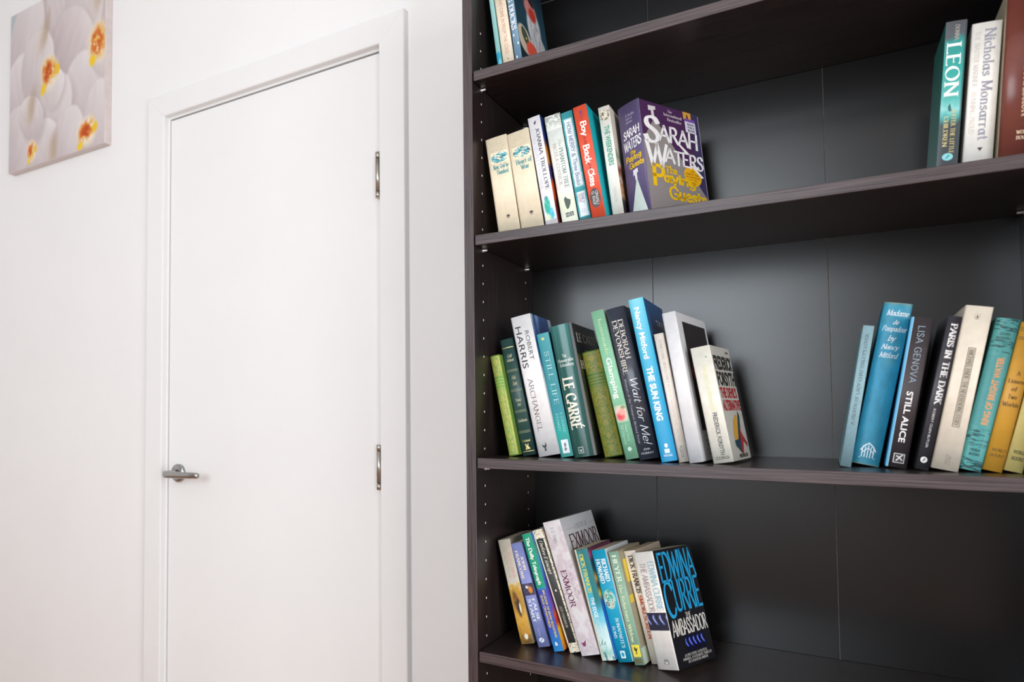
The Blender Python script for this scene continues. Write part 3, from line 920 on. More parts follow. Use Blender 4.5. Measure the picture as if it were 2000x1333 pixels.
# ---- second shelf, left
for key, lab, l1, l2 in (('B1', 'cream paperback with an oval landscape, leftmost on the second shelf', 'Now, God be', 'Thanked'), ('B2', 'cream paperback with an oval seascape, second from left on the second shelf', 'Heart of', 'War')):
    b = bk(key, 'paperback', lab, GB, spine='#f2e3c6', front='#e6d2ae', pages='#cdb48a', bulge=.0012)
    b.text('spine', 'JOHN', .045, .085, .34, .70, '#d5cbb0', 'serifb', 'h')
    b.text('spine', 'MASTERS', .098, .145, .16, .90, '#d5cbb0', 'serifb', 'h')
    sd = 11 if key == 'B1' else 12

    def land(u, v, x, y, sd=sd):
        c = hx('#f2e3c6') + np.zeros(u.shape + (3,))
        n = fbm(x * .25, y * .45, sd)
        pic = mixc(ramp(v, [(0, '#8fc0c0'), (.5, '#2f98a8'), (1, '#7fc3c6')]), '#e8e2cc', sst(.5, .58, n))
        pic = mixc(pic, '#23596a', sst(.58, .66, fbm(x * .3 + 9, y * .5, sd + 3)))
        e = ell(u, v, .5, .5, .48, .47, 0, .06)
        return c * (1 - e[..., None]) + pic * e[..., None]
    b.paint('spine', .165, .285, .14, .94, land)
    b.text('spine', l1, .300, .345, .20 if key == 'B1' else .24, .90 if key == 'B1' else .92, '#4d9aa0', 'serifb', 'h')
    b.text('spine', l2, .362, .405, .32 if key == 'B1' else .42, .86 if key == 'B1' else .78, '#4d9aa0', 'serifb', 'h')
    b.oval('spine', .865, .56, .014, .08, '#4a3a30')
    b.rect('spine', .885, .890, .49, .63, '#4a3a30', 'printed_emblem')

b = bk('B3', 'paperback', 'white paperback with dark serif name and small teal figure painting on spine', GB, spine='#f1eff2', front='#27417f', pages='#e6dcc6')
b.text('spine', 'JOANNA TROLLOPE', .115, .70, .50, .78, '#55565e', 'serif')
b.text('spine', "OTHER PEOPLE'S CHILDREN", .125, .68, .16, .36, '#c9cdd8', 'serift')
b.poly('spine', [(.42, .062), (.55, .045), (.62, .04), (.60, .065), (.48, .08)], '#3a3a44')


def aqua(u, v, x, y):
    c = hx('#f1eff2') + np.zeros(u.shape + (3,))
    n = fbm(x * .35, y * .25, 21)
    c = mixc(c, '#28b39a', np.clip(ell(u, v, .38, .42, .26, .34, 8, .35) * (.5 + n), 0, 1))
    c = mixc(c, '#38b8d8', np.clip(ell(u, v, .66, .78, .22, .26, 0, .4) * (.4 + n), 0, 1))
    c = mixc(c, '#4d9fa0', ell(u, v, .38, .10, .17, .09, 0, .3))
    c = mixc(c, '#dfe6a8', ell(u, v, .35, .9, .25, .12, 0, .6) * .7)
    return c


b.paint('spine', .755, .98, .06, .94, aqua)
b.paint('front', 0, 1, .0, 1, lambda u, v, x, y: ramp(v + .06 * (fbm(x * .1, y * .08, 4) - .5), [(0, '#27417f'), (.2, '#2b3c86'), (.28, '#e58a3c'), (.42, '#e9a05a'), (.46, '#5a3a78'), (.55, '#403a80'), (.6, '#e8632a'), (.7, '#e2562a'), (.78, '#7a2a28'), (1, '#6d2322')]), res=.003)

b = bk('B4', 'paperback', 'pale green-white paperback with grey-green title and dark tree silhouette on spine', GB, spine='#e9ede6', front='#6f8f8a', pages='#e9e0cc')
b.paint('spine', 0, .14, .01, .99, lambda u, v, x, y: mixc(ramp(v, [(0, '#8f9590'), (.6, '#b7bcb5'), (1, '#e6ebe3')]), '#dfe3dc', sst(.46, .6, fbm(x * .3 + v * 3, y * .5, 31))))
b.paint('spine', .70, 1, .01, .99, lambda u, v, x, y: ramp(v, [(0, '#e9ede6'), (.3, '#e3ead0'), (.6, '#e1e6cf'), (1, '#ebeee0')]), res=.002)
b.text('spine', 'The', .235, .31, .60, .76, '#a9b5ae', 'italic')
b.text('spine', 'PHANTOM TREE', .325, .70, .56, .80, '#7f9690', 'serif')
b.text('spine', 'NICOLA CORNICK', .27, .66, .24, .44, '#a98f90', 'serift')
b.poly('spine', [(.34, .80), (.44, .775), (.56, .80), (.74, .815), (.70, .85), (.56, .89), (.44, .895), (.38, .86)], '#46584f')
for v0_ in (.30, .56):
    b.rect('spine', .925, .965, v0_, v0_ + .23, '#4c4f4d', 'printed_emblem', .0002)
b.text('spine', 'H', .932, .958, .35, .48, '#eef0ea', 'sans', 'h')
b.text('spine', 'Q', .932, .958, .61, .74, '#eef0ea', 'sans', 'h')

b = bk('B5', 'paperback', 'thin teal paperback with handwritten title on a white brushed panel', GB, spine='#4aa7ae', front='#2f9aa3', pages='#e6dcc6')


def brushed(u, v, x, y):
    e = .10 * (fbm(x * 0 + y * .15, y * 0 + 3, 41) - .5)
    m = (sst(.10, .18, u + e) * (1 - sst(.84, .92, u - e)) * sst(0, .03, v) * (1 - sst(.96, 1, v)))
    return mixc(hx('#4aa7ae') + np.zeros(u.shape + (3,)), '#e6edf0', m)


b.paint('spine', .06, .715, .02, .98, brushed)
b.paint('spine', .75, .985, .02, .98, brushed)
b.text('spine', 'HOW MERRY & Three Books', .10, .69, .34, .66, '#6c7fa0', 'hand')
b.text('spine', 'EMILY', .77, .86, .52, .74, '#8f86a8', 'hand')
b.text('spine', 'KERR', .77, .85, .26, .46, '#c08a98', 'hand')
b.oval('spine', .93, .5, .017, .16, '#aab6c4')
b.oval('spine', .93, .5, .013, .12, '#e6edf0', lift=.0004)

b = bk('B6', 'paperback', 'orange-red paperback with white hand-lettered title and dark oval on spine', GB, spine='#e8593d', front='#12b6c2', pages='#e9dfca')
b.text('spine', 'The', .075, .125, .44, .66, '#a8434a', 'hand')
b.poly('spine', [(.42, .05), (.52, .04), (.62, .052), (.60, .075), (.48, .078)], '#6a3a66')
b.text('spine', 'Boy', .145, .275, .38, .76, '#fbf3ea', 'handb')
b.text('spine', 'at the', .285, .355, .40, .60, '#9d3d38', 'hand')
b.text('spine', 'Back', .36, .525, .30, .72, '#fbf3ea', 'handb')
b.text('spine', 'of the', .53, .60, .42, .60, '#9d3d38', 'hand')
b.text('spine', 'Class', .585, .735, .34, .74, '#fbf3ea', 'handb')
b.oval('spine', .845, .5, .088, .37, '#4c4647')
b.text('spine', 'ONJALI', .785, .905, .56, .74, '#cfc8c4', 'hand')
b.text('spine', 'Q. RAÚF', .785, .905, .30, .48, '#cfc8c4', 'hand')
b.paint('front', 0, 1, 0, 1, lambda u, v, x, y: mixc(hx('#12b6c2') + np.zeros(u.shape + (3,)), '#d8383c', sst(.0, .03, v - .42 - .9 * (u - .55) ** 2) * sst(.46, .52, u + .25 * (v - .45))), res=.003)

b = bk('B7', 'paperback', 'cream-white paperback with green capitals running down its spine', GB, spine='#efe9df', front='#e9e0d4', pages='#e6dcc6')
b.text('spine', 'THE WEEKENDERS', .185, .56, .32, .78, '#2f9d84', 'bold')
b.paint('spine', .03, .13, .05, .95, lambda u, v, x, y: mixc(hx('#d9d0bd') + np.zeros(u.shape + (3,)), '#6f6152', sst(.5, .62, fbm(x * .5, y * .6, 55))))
b.text('spine', 'JANE MALONE', .76, .90, .42, .60, '#c9c2ba', 'thin')
b.paint('front', 0, 1, 0, 1, lambda u, v, x, y: mixc(ramp(v + .05 * fbm(x * .1, y * .1, 2), [(0, '#ece6da'), (.38, '#e6ddcf'), (.45, '#8fa48e'), (.52, '#e9dac8'), (.58, '#8a4b35'), (.66, '#e7d5c0'), (.72, '#e2a878'), (.8, '#e9b88c'), (.84, '#403a44'), (1, '#2f2c36')]), '#7b4a38', sst(.56, .66, fbm(x * .25, y * .25, 71)) * sst(.45, .55, v) * .6), res=.002)

# the large purple paperback turned to show its cover
b = bk('B8', 'paperback', 'thick purple paperback turned to show huge white lettering above yellow title', GB, spine='#655a80', front='#4c2a54', pages='#e2d6be', bulge=.0022)
for i, tx in enumerate(('A thriller', 'full of', 'shadows')):
    b.text('spine', tx, .10 + .033 * i, .124 + .033 * i, .36, .36 + .08 * len(tx) * .55, '#b9b0c8', 'italic', 'h')
b.text('spine', 'SARAH', .262, .335, .18, .92, '#f6f2f4', 'deco', 'h', skew=.35)
b.text('spine', 'WATERS', .365, .45, .14, .94, '#f6f2f4', 'deco', 'h', skew=.35)
b.text('spine', 'The', .465, .50, .40, .66, '#f0c21c', 'handb', 'h', skew=.3)
b.text('spine', 'Paying', .505, .555, .16, .88, '#f0c21c', 'handb', 'h', skew=.3)
b.text('spine', 'Guests', .575, .625, .30, .95, '#f0c21c', 'handb', 'h', skew=.3)
b.poly('spine', [(.44, .645), (.66, .635), (.66, .675), (.60, .68), (.60, .74), (.52, .75), (.50, .69), (.44, .70)], '#eeeaf0', lift=.0004)
b.poly('spine', [(.54, .745), (.60, .745), (.95, 1.0), (.10, 1.0)], '#d9e3dc')
b.poly('front', [(.15, .035), (.27, .03), (.27, .06), (.235, .065), (.24, .15), (.195, .16), (.19, .075), (.15, .08)], '#d8cfd2', lift=.0002)
b.poly('front', [(.21, .16), (.26, .155), (.98, .76), (.98, 1.0), (.0, 1.0), (.0, .36)], '#938a89', lift=.0002)
b.rect('front', .0, 1.0, .86, 1.0, '#40375c', lift=.00012)
for i, tx in enumerate(('The', 'International', 'Bestseller')):
    b.text('front', tx, (.030, .062, .104)[i], (.052, .088, .130)[i], (.47, .40, .45)[i], (.54, .70, .69)[i], '#d9ccd8', 'serif', 'h')
b.text('front', 'S', .145, .365, .03, .275, '#f4f1f1', 'deco', 'h', lift=.0005)
b.text('front', 'ARAH', .19, .325, .275, .925, '#f4f1f1', 'deco', 'h', lift=.0005)
b.text('front', 'W', .365, .565, .03, .36, '#f4f1f1', 'deco', 'h', lift=.0005)
b.text('front', 'ATERS', .39, .51, .335, .975, '#f4f1f1', 'deco', 'h', lift=.0005)
b.poly('front', [(.53, .30), (.57, .295), (.76, .385), (.71, .395)], '#f4f1f1', lift=.00045)
b.poly('front', [(.76, .49), (.80, .485), (.96, .575), (.92, .585)], '#f4f1f1', lift=.00045)
b.oval('front', .585, .77, .088, .15, '#efb21a', name='printed_badge', lift=.0003)
for i, tx in enumerate(('THE', 'SUNDAY TIMES', 'FICTION BOOK', 'OF THE', 'YEAR')):
    b.text('front', tx, .535 + .026 * i, .549 + .026 * i, .77 - .010 * len(tx), .77 + .010 * len(tx), '#9c5a18', 'cond', 'h', lift=.0004)
b.text('front', 'The', .545, .605, .31, .50, '#efc01a', 'handb', 'h', lift=.0005)
b.text('front', 'P', .56, .725, .08, .27, '#efc01a', 'handb', 'h', lift=.0005)
b.text('front', 'aying', .60, .685, .27, .79, '#efc01a', 'handb', 'h', lift=.00055)
b.text('front', 'Guests', .725, .825, .33, .95, '#efc01a', 'handb', 'h', lift=.0005)
b.poly('front', [(.88, .80), (.93, .78), (.95, .81), (.92, .85), (.88, .86)], '#4a3f4c', lift=.0004)
b.rect('front', .0, .07, .735, .87, '#d9a047', 'sticker', .0003)
b.poly('front', [(.79, .025), (.81, .02), (.82, .06), (.79, .065)], '#3f2a1c', lift=.0004)
b.rect('front', .06, .185, .75, .93, '#e0dbea', 'sticker', .0004)
b.rect('front', .058, .085, .75, .93, '#7a53a8', 'sticker', .0005)
for i, tx in enumerate(('READ', 'FOR A', 'BOOK')):
    b.text('front', tx, .097 + .028 * i, .117 + .028 * i, .79, .91, '#3c3450', 'bold', 'h', lift=.0006)
b.line('front', [(.992, .01), (.992, .99)], .0012, '#b9aec0', 'worn_edge', .0003)
b.line('front', [(.004, .0), (.004, 1.0)], .0012, '#8f84a2', 'worn_edge', .0006)


# ---- third shelf, left
def ornate(base, gold, w):
    def fn(u, v, x, y):
        X = (u - .5) * w
        c = hx(base) * (.92 + .16 * fbm(x * .3, y * .1, 8))[..., None]
        g_ = np.zeros_like(u)
        for p in (5.2, 9.5):
            for sg in (1, -1):
                t = np.abs(((y + sg * X * 1.15) / p) % 1 - .5)
                g_ = np.maximum(g_, 1 - sst(.035 * 6 / p, .08 * 6 / p, t))
        yy = (y % 22) - 11
        rr = np.sqrt(X ** 2 + yy ** 2)
        g_ = np.maximum(g_, 1 - sst(.35, .75, np.abs(rr - 3.4)))
        g_ = np.maximum(g_, 1 - sst(.25, .6, np.abs(rr - 1.5)))
        y2 = ((y + 11) % 22) - 11
        r2 = np.sqrt((np.abs(X) - w * .32) ** 2 + y2 ** 2)
        g_ = np.maximum(g_, 1 - sst(.3, .7, np.abs(r2 - 2.2)))
        g_ = np.maximum(g_, sst(.62, .70, fbm(np.abs(X) * .55, y * .5, 14)))
        g_ = np.maximum(g_, 1 - sst(.25, .5, np.abs(np.abs(X) - w * .44)))
        g_ = np.maximum(g_, 1 - sst(.2, .45, np.abs(np.abs(X) - w * .39)))
        lab = sst(.175, .18, v) * (1 - sst(.365, .37, v))
        g2 = np.zeros_like(u)
        for vv_ in (.185, .20, .235, .265, .295, .325, .345, .36):
            g2 = np.maximum(g2, (1 - sst(.004, .009, np.abs(v - vv_ - .012 * (u - .5) ** 2))) * (.6 + .4 * np.sin(x * 2.2)))
        g_ = g_ * (1 - lab) + g2 * lab
        return mixc(c, gold, np.clip(g_, 0, 1) * (.75 + .25 * fbm(x * .6, y * .6, 9)))
    return fn


b = bk('C1', 'hardback', 'narrow green hardback with ornate gold tracery, against the side panel', GC, spine='#7ba04a', front='#6f9440', pages='#e0d9bc', hard=True, bulge=.0035, cloth=True)
b.paint('spine', .01, .99, .03, .97, ornate('#6fa045', '#c9b95e', 19.), res=.00042)
b = bk('C6', 'hardback', 'wide green hardback with ornate gold tracery, between black and mint books', GC, spine='#5d8436', front='#55783a', pages='#d6cfb2', hard=True, bulge=.0045, cloth=True)
b.paint('spine', .01, .99, .03, .97, ornate('#557f34', '#b99d42', 30.), res=.0005)

b = bk('C2', 'hardback', 'dark green hardback with gold bands and gilt emblem on its spine', GC, spine='#33504c', front='#2c4442', pages='#d9cfb4', hard=True, bulge=.003, rough=.35)
gold = mottled('gilt', '#d9c483', .35, .1, (200, 200, 200), metal=.4)
for a_ in (.075, .275, .445, .625, .80, .965):
    n_ = 1 if a_ in (.075, .965) else 3
    for k in range(n_):
        b.line('spine', [(.06 + .88 * i / 10, a_ + (k - (n_ - 1) / 2) * .008) for i in range(11)], .0011 if n_ == 1 else .0006, gold if n_ == 1 else '#8a9070', 'gilt_band')
b.text('spine', 'Cold', .135, .16, .34, .68, '#c9c6a4', 'script', 'h')
b.text('spine', 'Helmet', .172, .196, .26, .78, '#c9c6a4', 'script', 'h')
b.text('spine', 'A Red', .32, .35, .36, .66, '#c2bd92', 'script', 'h')
b.text('spine', 'East', .37, .40, .36, .68, '#c2bd92', 'script', 'h')
b.text('spine', 'Young', .515, .54, .30, .70, '#c9c6a4', 'script', 'h')
b.text('spine', 'Eve', .555, .58, .40, .64, '#c9c6a4', 'script', 'h')
b.text('spine', 'Cardamom', .69, .715, .18, .86, '#c9c6a4', 'script', 'h')
b.text('spine', 'Condensed', .865, .885, .22, .80, gold, 'serif', 'h')
b.poly('spine', [(.36, .90), (.48, .905), (.52, .92), (.64, .895), (.60, .925), (.72, .945), (.58, .95), (.50, .945), (.44, .955), (.34, .948), (.42, .93)], gold, 'gilt_emblem')

b = bk('C3', 'hardback', 'tall white hardback with thin black capitals and blue painted cover', GC, spine='#eeecec', front='#5f7fb4', pages='#efe8da', hard=True, bulge=.0018, rough=.33)
b.text('spine', 'HARRIS', .075, .375, .13, .44, '#26262a', 'sans')
b.text('spine', 'ROBERT', .115, .325, .57, .78, '#4b4b50', 'sans')
b.text('spine', 'ARCHANGEL', .455, .825, .24, .46, '#5e3a3c', 'serift')
b.poly('spine', [(.28, .915), (.36, .93), (.42, .925), (.46, .905), (.50, .93), (.44, .945), (.46, .965), (.36, .965), (.38, .945), (.30, .935)], '#26262a')


def bluewash(u, v, x, y):
    n = fbm(x * .07, y * .02 + 3, 61, 5)
    c = ramp(np.clip(n * 1.6 - .3, 0, 1), [(0, '#22407a'), (.4, '#3d66a8'), (.7, '#b9c9df'), (1, '#eef1f4')])
    return mixc(c, '#eeecec', sst(.30, .62, v + .2 * n))


b.paint('front', 0, 1, 0, 1, bluewash, res=.002)

b = bk('C4', 'paperback', 'slim teal paperback with pale spaced capitals, right of the tall white book', GC, spine='#2f8c92', front='#2a7d88', pages='#e6dcc6')
b.paint('spine', 0, 1, .01, .99, lambda u, v, x, y: ramp(v, [(0, '#3d9aa2'), (.3, '#338e97'), (.62, '#2a8a96'), (.8, '#1fa39a'), (1, '#35908c')]), res=.002)
b.text('spine', 'STILL LIFE', .15, .58, .34, .70, '#b9e2e0', 'serift')
b.text('spine', 'LOUISE', .655, .815, .60, .78, '#9fe0d4', 'serift')
b.text('spine', 'PENNY', .655, .795, .24, .42, '#9fe0d4', 'serift')
b.rect('spine', .865, .972, .24, .78, '#e9eef0', 'printed_label', .0002)
b.poly('spine', [(.42, .90), (.56, .885), (.62, .91), (.50, .925), (.62, .94), (.50, .955), (.38, .945), (.46, .925)], '#7f8890', lift=.0004)
b.oval('spine', .045, .45, .012, .12, '#d9d27a')

b = bk('C5', 'hardback', 'thick glossy dark green hardback with large cream serif capitals', GC, spine='#2c5551', front='#1b1a1b', pages='#e0d6c0', hard=True, bulge=.0055, rough=.16)
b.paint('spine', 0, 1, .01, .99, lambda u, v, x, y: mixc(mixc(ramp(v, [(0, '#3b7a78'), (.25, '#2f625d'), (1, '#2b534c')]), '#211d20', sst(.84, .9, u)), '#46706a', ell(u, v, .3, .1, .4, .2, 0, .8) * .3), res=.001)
for i, tx in enumerate(('The', 'Honourable', 'Schoolboy')):
    b.text('spine', tx, .225 + .034 * i, .249 + .034 * i, (.34, .10, .16)[i], (.54, .80, .78)[i], '#d5ddd6', 'serif', 'h')
b.text('spine', 'LE CARRÉ', .405, .79, .16, .60, '#f2ecd8', 'serifb')
b.rect('spine', .925, .972, .26, .50, '#b9c4bd', 'printed_emblem', .0003)
b.rect('spine', .930, .967, .285, .475, '#2b534c', 'printed_emblem', .0004)
b.poly('spine', [(.32, .937), (.38, .95), (.45, .937), (.43, .96), (.33, .96)], '#b9c4bd', lift=.0005)
b.text('front', 'LE CARRÉ', .075, .14, .10, .92, '#ddd3c4', 'serifb', 'h')
b.text('front', 'The', .20, .245, .34, .60, '#cfc6b6', 'serifb', 'h')
b.text('front', 'Honourable', .29, .35, .06, .94, '#cfc6b6', 'serifb', 'h')

b = bk('C7', 'hardback', 'mint green slim hardback with bold white letters and red roses on spine', GC, spine='#8cc8a4', front='#cfe6d6', pages='#e9e4d4', hard=True, bulge=.001)
b.text('spine', 'homemade', .06, .30, .42, .70, '#d6e8b0', 'serift')
b.text('spine', 'Glamping', .325, .60, .34, .74, '#f2f6f0', 'bold')


def roses(u, v, x, y):
    c = hx('#8cc8a4') + np.zeros(u.shape + (3,))
    c = mixc(c, '#eec9b8', ell(u, v, .5, .5, .6, .5, 0, .5))
    c = mixc(c, '#e25f60', ell(u, v, .42, .66, .34, .25, 0, .4))
    c = mixc(c, '#f2a59a', ell(u, v, .6, .42, .28, .2, 0, .4))
    c = mixc(c, '#8a9a6a', ell(u, v, .75, .15, .2, .1, 0, .4))
    return mixc(c, '#d8434c', ell(u, v, .36, .7, .12, .09, 0, .4))


b.paint('spine', .645, .755, .04, .96, roses)
b.text('spine', 'Dawn Grey', .775, .88, .54, .72, '#c3e6cf', 'serift')
b.text('spine', 'Jill Harvey', .775, .90, .24, .42, '#c3e6cf', 'serift')
b.oval('spine', .935, .5, .014, .16, '#bfe0cc')

b = bk('C8', 'hardback', 'dark slate grey hardback with pale capitals and white handwritten title', GC, spine='#474c58', front='#5f6264', pages='#e6e0d2', hard=True, bulge=.0035, rough=.2)
b.text('spine', 'DEBORAH', .085, .345, .52, .76, '#d9d3c6', 'serif')
b.text('spine', 'DEVONSHIRE', .085, .445, .20, .44, '#d9d3c6', 'serif')
b.text('spine', 'Wait for Me!', .465, .90, .46, .82, '#e6e9ee', 'handt')
b.text('spine', 'Memoirs of the Youngest Mitford Sister', .475, .895, .16, .28, '#c9ccd4', 'serift')
b.text('spine', 'JOHN', .928, .942, .34, .66, '#d5d6da', 'sans', 'h')
b.text('spine', 'MURRAY', .953, .967, .18, .82, '#d5d6da', 'sans', 'h')

b = bk('C9', 'hardback', 'tallest bright blue hardback with white sans lettering, third shelf', GC, spine='#23a3cc', front='#1f5288', pages='#e9e4d8', hard=True, bulge=.0012, rough=.3)
b.paint('spine', 0, 1, .01, .99, lambda u, v, x, y: ramp(v, [(0, '#6cc6dd'), (.2, '#4db6d4'), (.5, '#2ba6cf'), (1, '#1b98cc')]), res=.003)
b.text('spine', 'Nancy Mitford', .055, .375, .28, .64, '#f2f8fa', 'bold')
b.text('spine', 'THE SUN KING', .425, .755, .28, .68, '#f2f8fa', 'heavy')
b.rect('spine', .925, .95, .34, .66, '#e6f2f8', 'printed_emblem', .0003)
b.oval('spine', .905, .5, .013, .11, '#e6f2f8')
b.text('spine', 'VINTAGE', .957, .970, .22, .78, '#e6f2f8', 'bold', 'h')
b.text('front', 'THE SUN', .115, .17, .42, .98, '#c9d3df', 'bold', 'h')
b.text('front', 'KING', .20, .255, .42, .80, '#c9d3df', 'bold', 'h')

b = bk('C10', 'paperback', 'slim cream paperback with faint tan lettering beside the bright blue book', GC, spine='#efe6da', front='#e9ddcd', pages='#e6dcc6')
b.text('spine', 'SOMETHING WHOLESALE', .05, .39, .40, .66, '#b0a695', 'serift')
b.text('spine', 'My Life and Times in the Rag Trade', .40, .72, .42, .62, '#d8bfa2', 'serift')
b.text('spine', 'Eric Newby', .745, .86, .40, .64, '#c9b89c', 'serift')
b.text('spine', 'PICADOR', .875, .965, .36, .66, '#6a625a', 'sans')

b = bk('C11', 'hardback', 'plain white spined hardback with a black panel on its cover', GC, spine='#e8e8ea', front='#e4e4e6', pages='#f1eee6', hard=True, bulge=.0010, rough=.3)
b.rect('front', .06, .80, .16, .93, '#2b2629', 'printed_panel', .0003)
b.paint('front', .34, .46, .16, .60, lambda u, v, x, y: mixc(hx('#2b2629') + np.zeros(u.shape + (3,)), '#b5452c', sst(.52, .64, fbm(x * .12, y * .3, 33)) * ell(u, v, .4, .5, .6, .5, 0, .4)), res=.002, lift=.0004)
for i in range(5):
    b.text('front', 'AAA AAAA AAA'[:(12, 9, 11, 8, 10)[i]].replace('A', 'I'), .825 + .03 * i, .84 + .03 * i, .18, .18 + .05 * (12, 9, 11, 8, 10)[i], '#b3a491', 'serift', 'h') if False else b.rect('front', .83 + .03 * i, .842 + .03 * i, .20, .20 + .055 * (12, 9, 11, 8, 10)[i], '#cfc2b2', 'printed_line', .0003)

b = bk('C12', 'paperback', 'off-white paperback turned to show heavy black and red cover lettering', GC, spine='#eae7db', front='#c6c3ba', pages='#e9e0c8', bulge=.0012)
b.text('spine', "THE DEVIL'S ALTERNATIVE", .15, .56, .44, .62, '#e6e6b4', 'bold')
b.text('spine', 'FREDERICK FORSYTH', .575, .935, .46, .68, '#5b5a58', 'bold')
b.text('spine', 'CORGI', .945, .970, .18, .84, '#6a6662', 'bold', 'h')
for v_ in (.5, .58, .66):
    b.line('spine', [(v_, .045), (v_, .10)], .0006, '#d9dcd2')
b.oval('spine', .095, .70, .006, .06, '#5b9a84')
b.text('front', '399', .035, .055, .74, .90, '#5a4a38', 'bold', 'h')
b.text('front', 'FREDERICK', .085, .205, .05, .98, '#33332f', 'heavy', 'h')
b.text('front', 'FORSYTH', .225, .345, .05, .98, '#33332f', 'heavy', 'h')
b.text('front', "THE DEVIL'S", .365, .455, .05, .92, '#b3353c', 'heavy', 'h')
b.text('front', 'ALTERNATIVE', .475, .565, .05, .98, '#b3353c', 'heavy', 'h')
b.poly('front', [(.40, .66), (.56, .61), (.66, .60), (.60, .70), (.48, .83), (.32, .86), (.30, .78)], '#d9a43c')
b.poly('front', [(.74, .575), (.80, .62), (.66, .80), (.56, .95), (.40, .90), (.30, .88), (.28, .83), (.50, .82)], '#2f4a58', lift=.0004)
b.poly('front', [(.66, .72), (.74, .78), (.95, .87), (.92, .90), (.74, .84), (.62, .96), (.54, .92)], '#b03a40', lift=.0005)
b.text('front', 'BESTSELLER', .95, .978, .38, .84, '#45423c', 'heavy', 'h')

# ---- lowest shelf, left
b = bk('D1', 'paperback', 'tan paperback with a horse rider painting, leftmost on the lowest shelf', GD, spine='#c9c1b2', front='#8e8678', pages='#cfc4ae')


def rider(u, v, x, y):
    n = fbm(x * .25, y * .2, 91, 5)
    c = ramp(np.clip(v + .25 * (n - .5), 0, 1), [(0, '#d6c49a'), (.12, '#c79a3e'), (.35, '#b5873a'), (.6, '#d9a748'), (.85, '#c08a34'), (1, '#6d5426')])
    c = mixc(c, '#4d3a2a', np.clip(ell(u, v, .42, .33, .26, .16, 25, .4) * (.3 + n), 0, 1))
    c = mixc(c, '#3a2d26', np.clip(ell(u, v, .5, .42, .14, .13, 10, .4) * (.4 + n), 0, 1))
    c = mixc(c, '#e9dec4', ell(u, v, .60, .42, .08, .09, 20, .4))
    c = mixc(c, '#a34a2c', ell(u, v, .40, .25, .07, .03, 0, .4))
    return mixc(c, '#efe9dc', np.clip(ell(u, v, .55, .88, .15, .045, 0, .1), 0, 1))


b.paint('spine', .42, 1, .01, .99, rider)
b.text('spine', 'ALLAN MALLINSON', .055, .375, .58, .80, '#d7aaa0', 'serif')
b.text('spine', 'THE NIZAM TALES', .065, .365, .26, .44, '#bdb79a', 'serif')

b = bk('D2', 'paperback', 'lavender blue paperback with cream lettering around a small racing picture', GD, spine='#8b95cf', front='#9aa4d8', pages='#d9d2c4')
b.text('spine', 'JOHN', .135, .265, .56, .78, '#efe0c4', 'serifb')
b.text('spine', 'FRANCOME', .075, .355, .18, .42, '#e9dcd0', 'serifb')
b.paint('spine', .395, .51, .03, .97, lambda u, v, x, y: mixc(mixc(hx('#3a3550') + .35 * (fbm(x * .35, y * .4, 7) - .4)[..., None], '#d98a3c', ell(u, v, .66, .55, .2, .3, 0, .4)), '#e9dfd6', ell(u, v, .38, .3, .14, .12, 30, .4)))
b.text('spine', 'FALSE', .545, .755, .56, .80, '#e3ecf4', 'serifb')
b.text('spine', 'START', .545, .765, .18, .42, '#e3ecf4', 'serifb')
b.line('spine', [(.42, .82), (.42, .90)], .0008, '#aeb9e6')
b.oval('spine', .935, .46, .023, .22, '#e6ecf6')
b.line('spine', [(.34, .95), (.5, .93), (.60, .918)], .0014, '#8b95cf', lift=.0005)

b = bk('D3', 'paperback', 'blue and green puzzle paperback with yellow lettering on its spine', GD, spine='#3b6fc4', front='#4a4fb8', pages='#e3dccb')
b.paint('spine', .0, 1, .01, .99, lambda u, v, x, y: ramp(v, [(0, '#1f9a78'), (.46, '#1f9a78'), (.475, '#3a86c4'), (.49, '#4350b4'), (.8, '#4256b8'), (.9, '#2c78c4'), (1, '#2a86c8')]), res=.002)
b.text('spine', 'The Daily Telegraph', .035, .44, .32, .66, '#eef6ee', 'black')
b.text('spine', 'BIG BOOK OF BRAIN BOOSTING', .49, .885, .54, .76, '#ecd24a', 'bold')
b.text('spine', 'QUICK CROSSWORDS', .525, .80, .20, .42, '#ecd24a', 'bold')
b.text('spine', '&', .92, .95, .30, .62, '#eef4fa', 'heavy', 'h')
b.paint('front', 0, 1, 0, 1, lambda u, v, x, y: ramp(v + .05 * (u - .5), [(0, '#2f62b4'), (.12, '#3f9a8a'), (.2, '#4aa0d0'), (.4, '#4a62c4'), (.5, '#6a4cb4'), (.62, '#8a58b0'), (.68, '#e0603c'), (.74, '#c93a34'), (.8, '#f0c63a'), (.9, '#f2a83a'), (1, '#e8762c')]), res=.003)

b = bk('D4', 'hardback', 'black spined small hardback with cream speckled edges and white italic title', GD, spine='#3c3d3b', front='#e6ddc6', back='#e6ddc6', pages='#e9e2d2', hard=True, bulge=.0009)


def speck(u, v, x, y):
    n = fbm(x * .9, y * .9, 77, 2)
    return mixc(hx('#efe7d2') + np.zeros(u.shape + (3,)), '#57503f', sst(.58, .68, n))


b.paint('spine', 0, .075, 0, 1, speck)
b.paint('spine', .925, 1, 0, 1, speck)
b.rect('spine', .075, .925, 0, .14, '#e9e0ca', lift=.0002)
b.paint('spine', .075, .925, .84, 1, speck)
b.text('spine', 'I before E (except', .09, .365, .38, .68, '#e3ded0', 'script')
b.poly('spine', [(.42, .50), (.5, .494), (.58, .50), (.56, .515), (.5, .51), (.44, .515)], '#e3ded0')
b.text('spine', 'JUDY PARKINSON', .63, .80, .36, .58, '#b9b6a8', 'italic')
b.paint('front', 0, 1, 0, 1, speck, res=.0016)

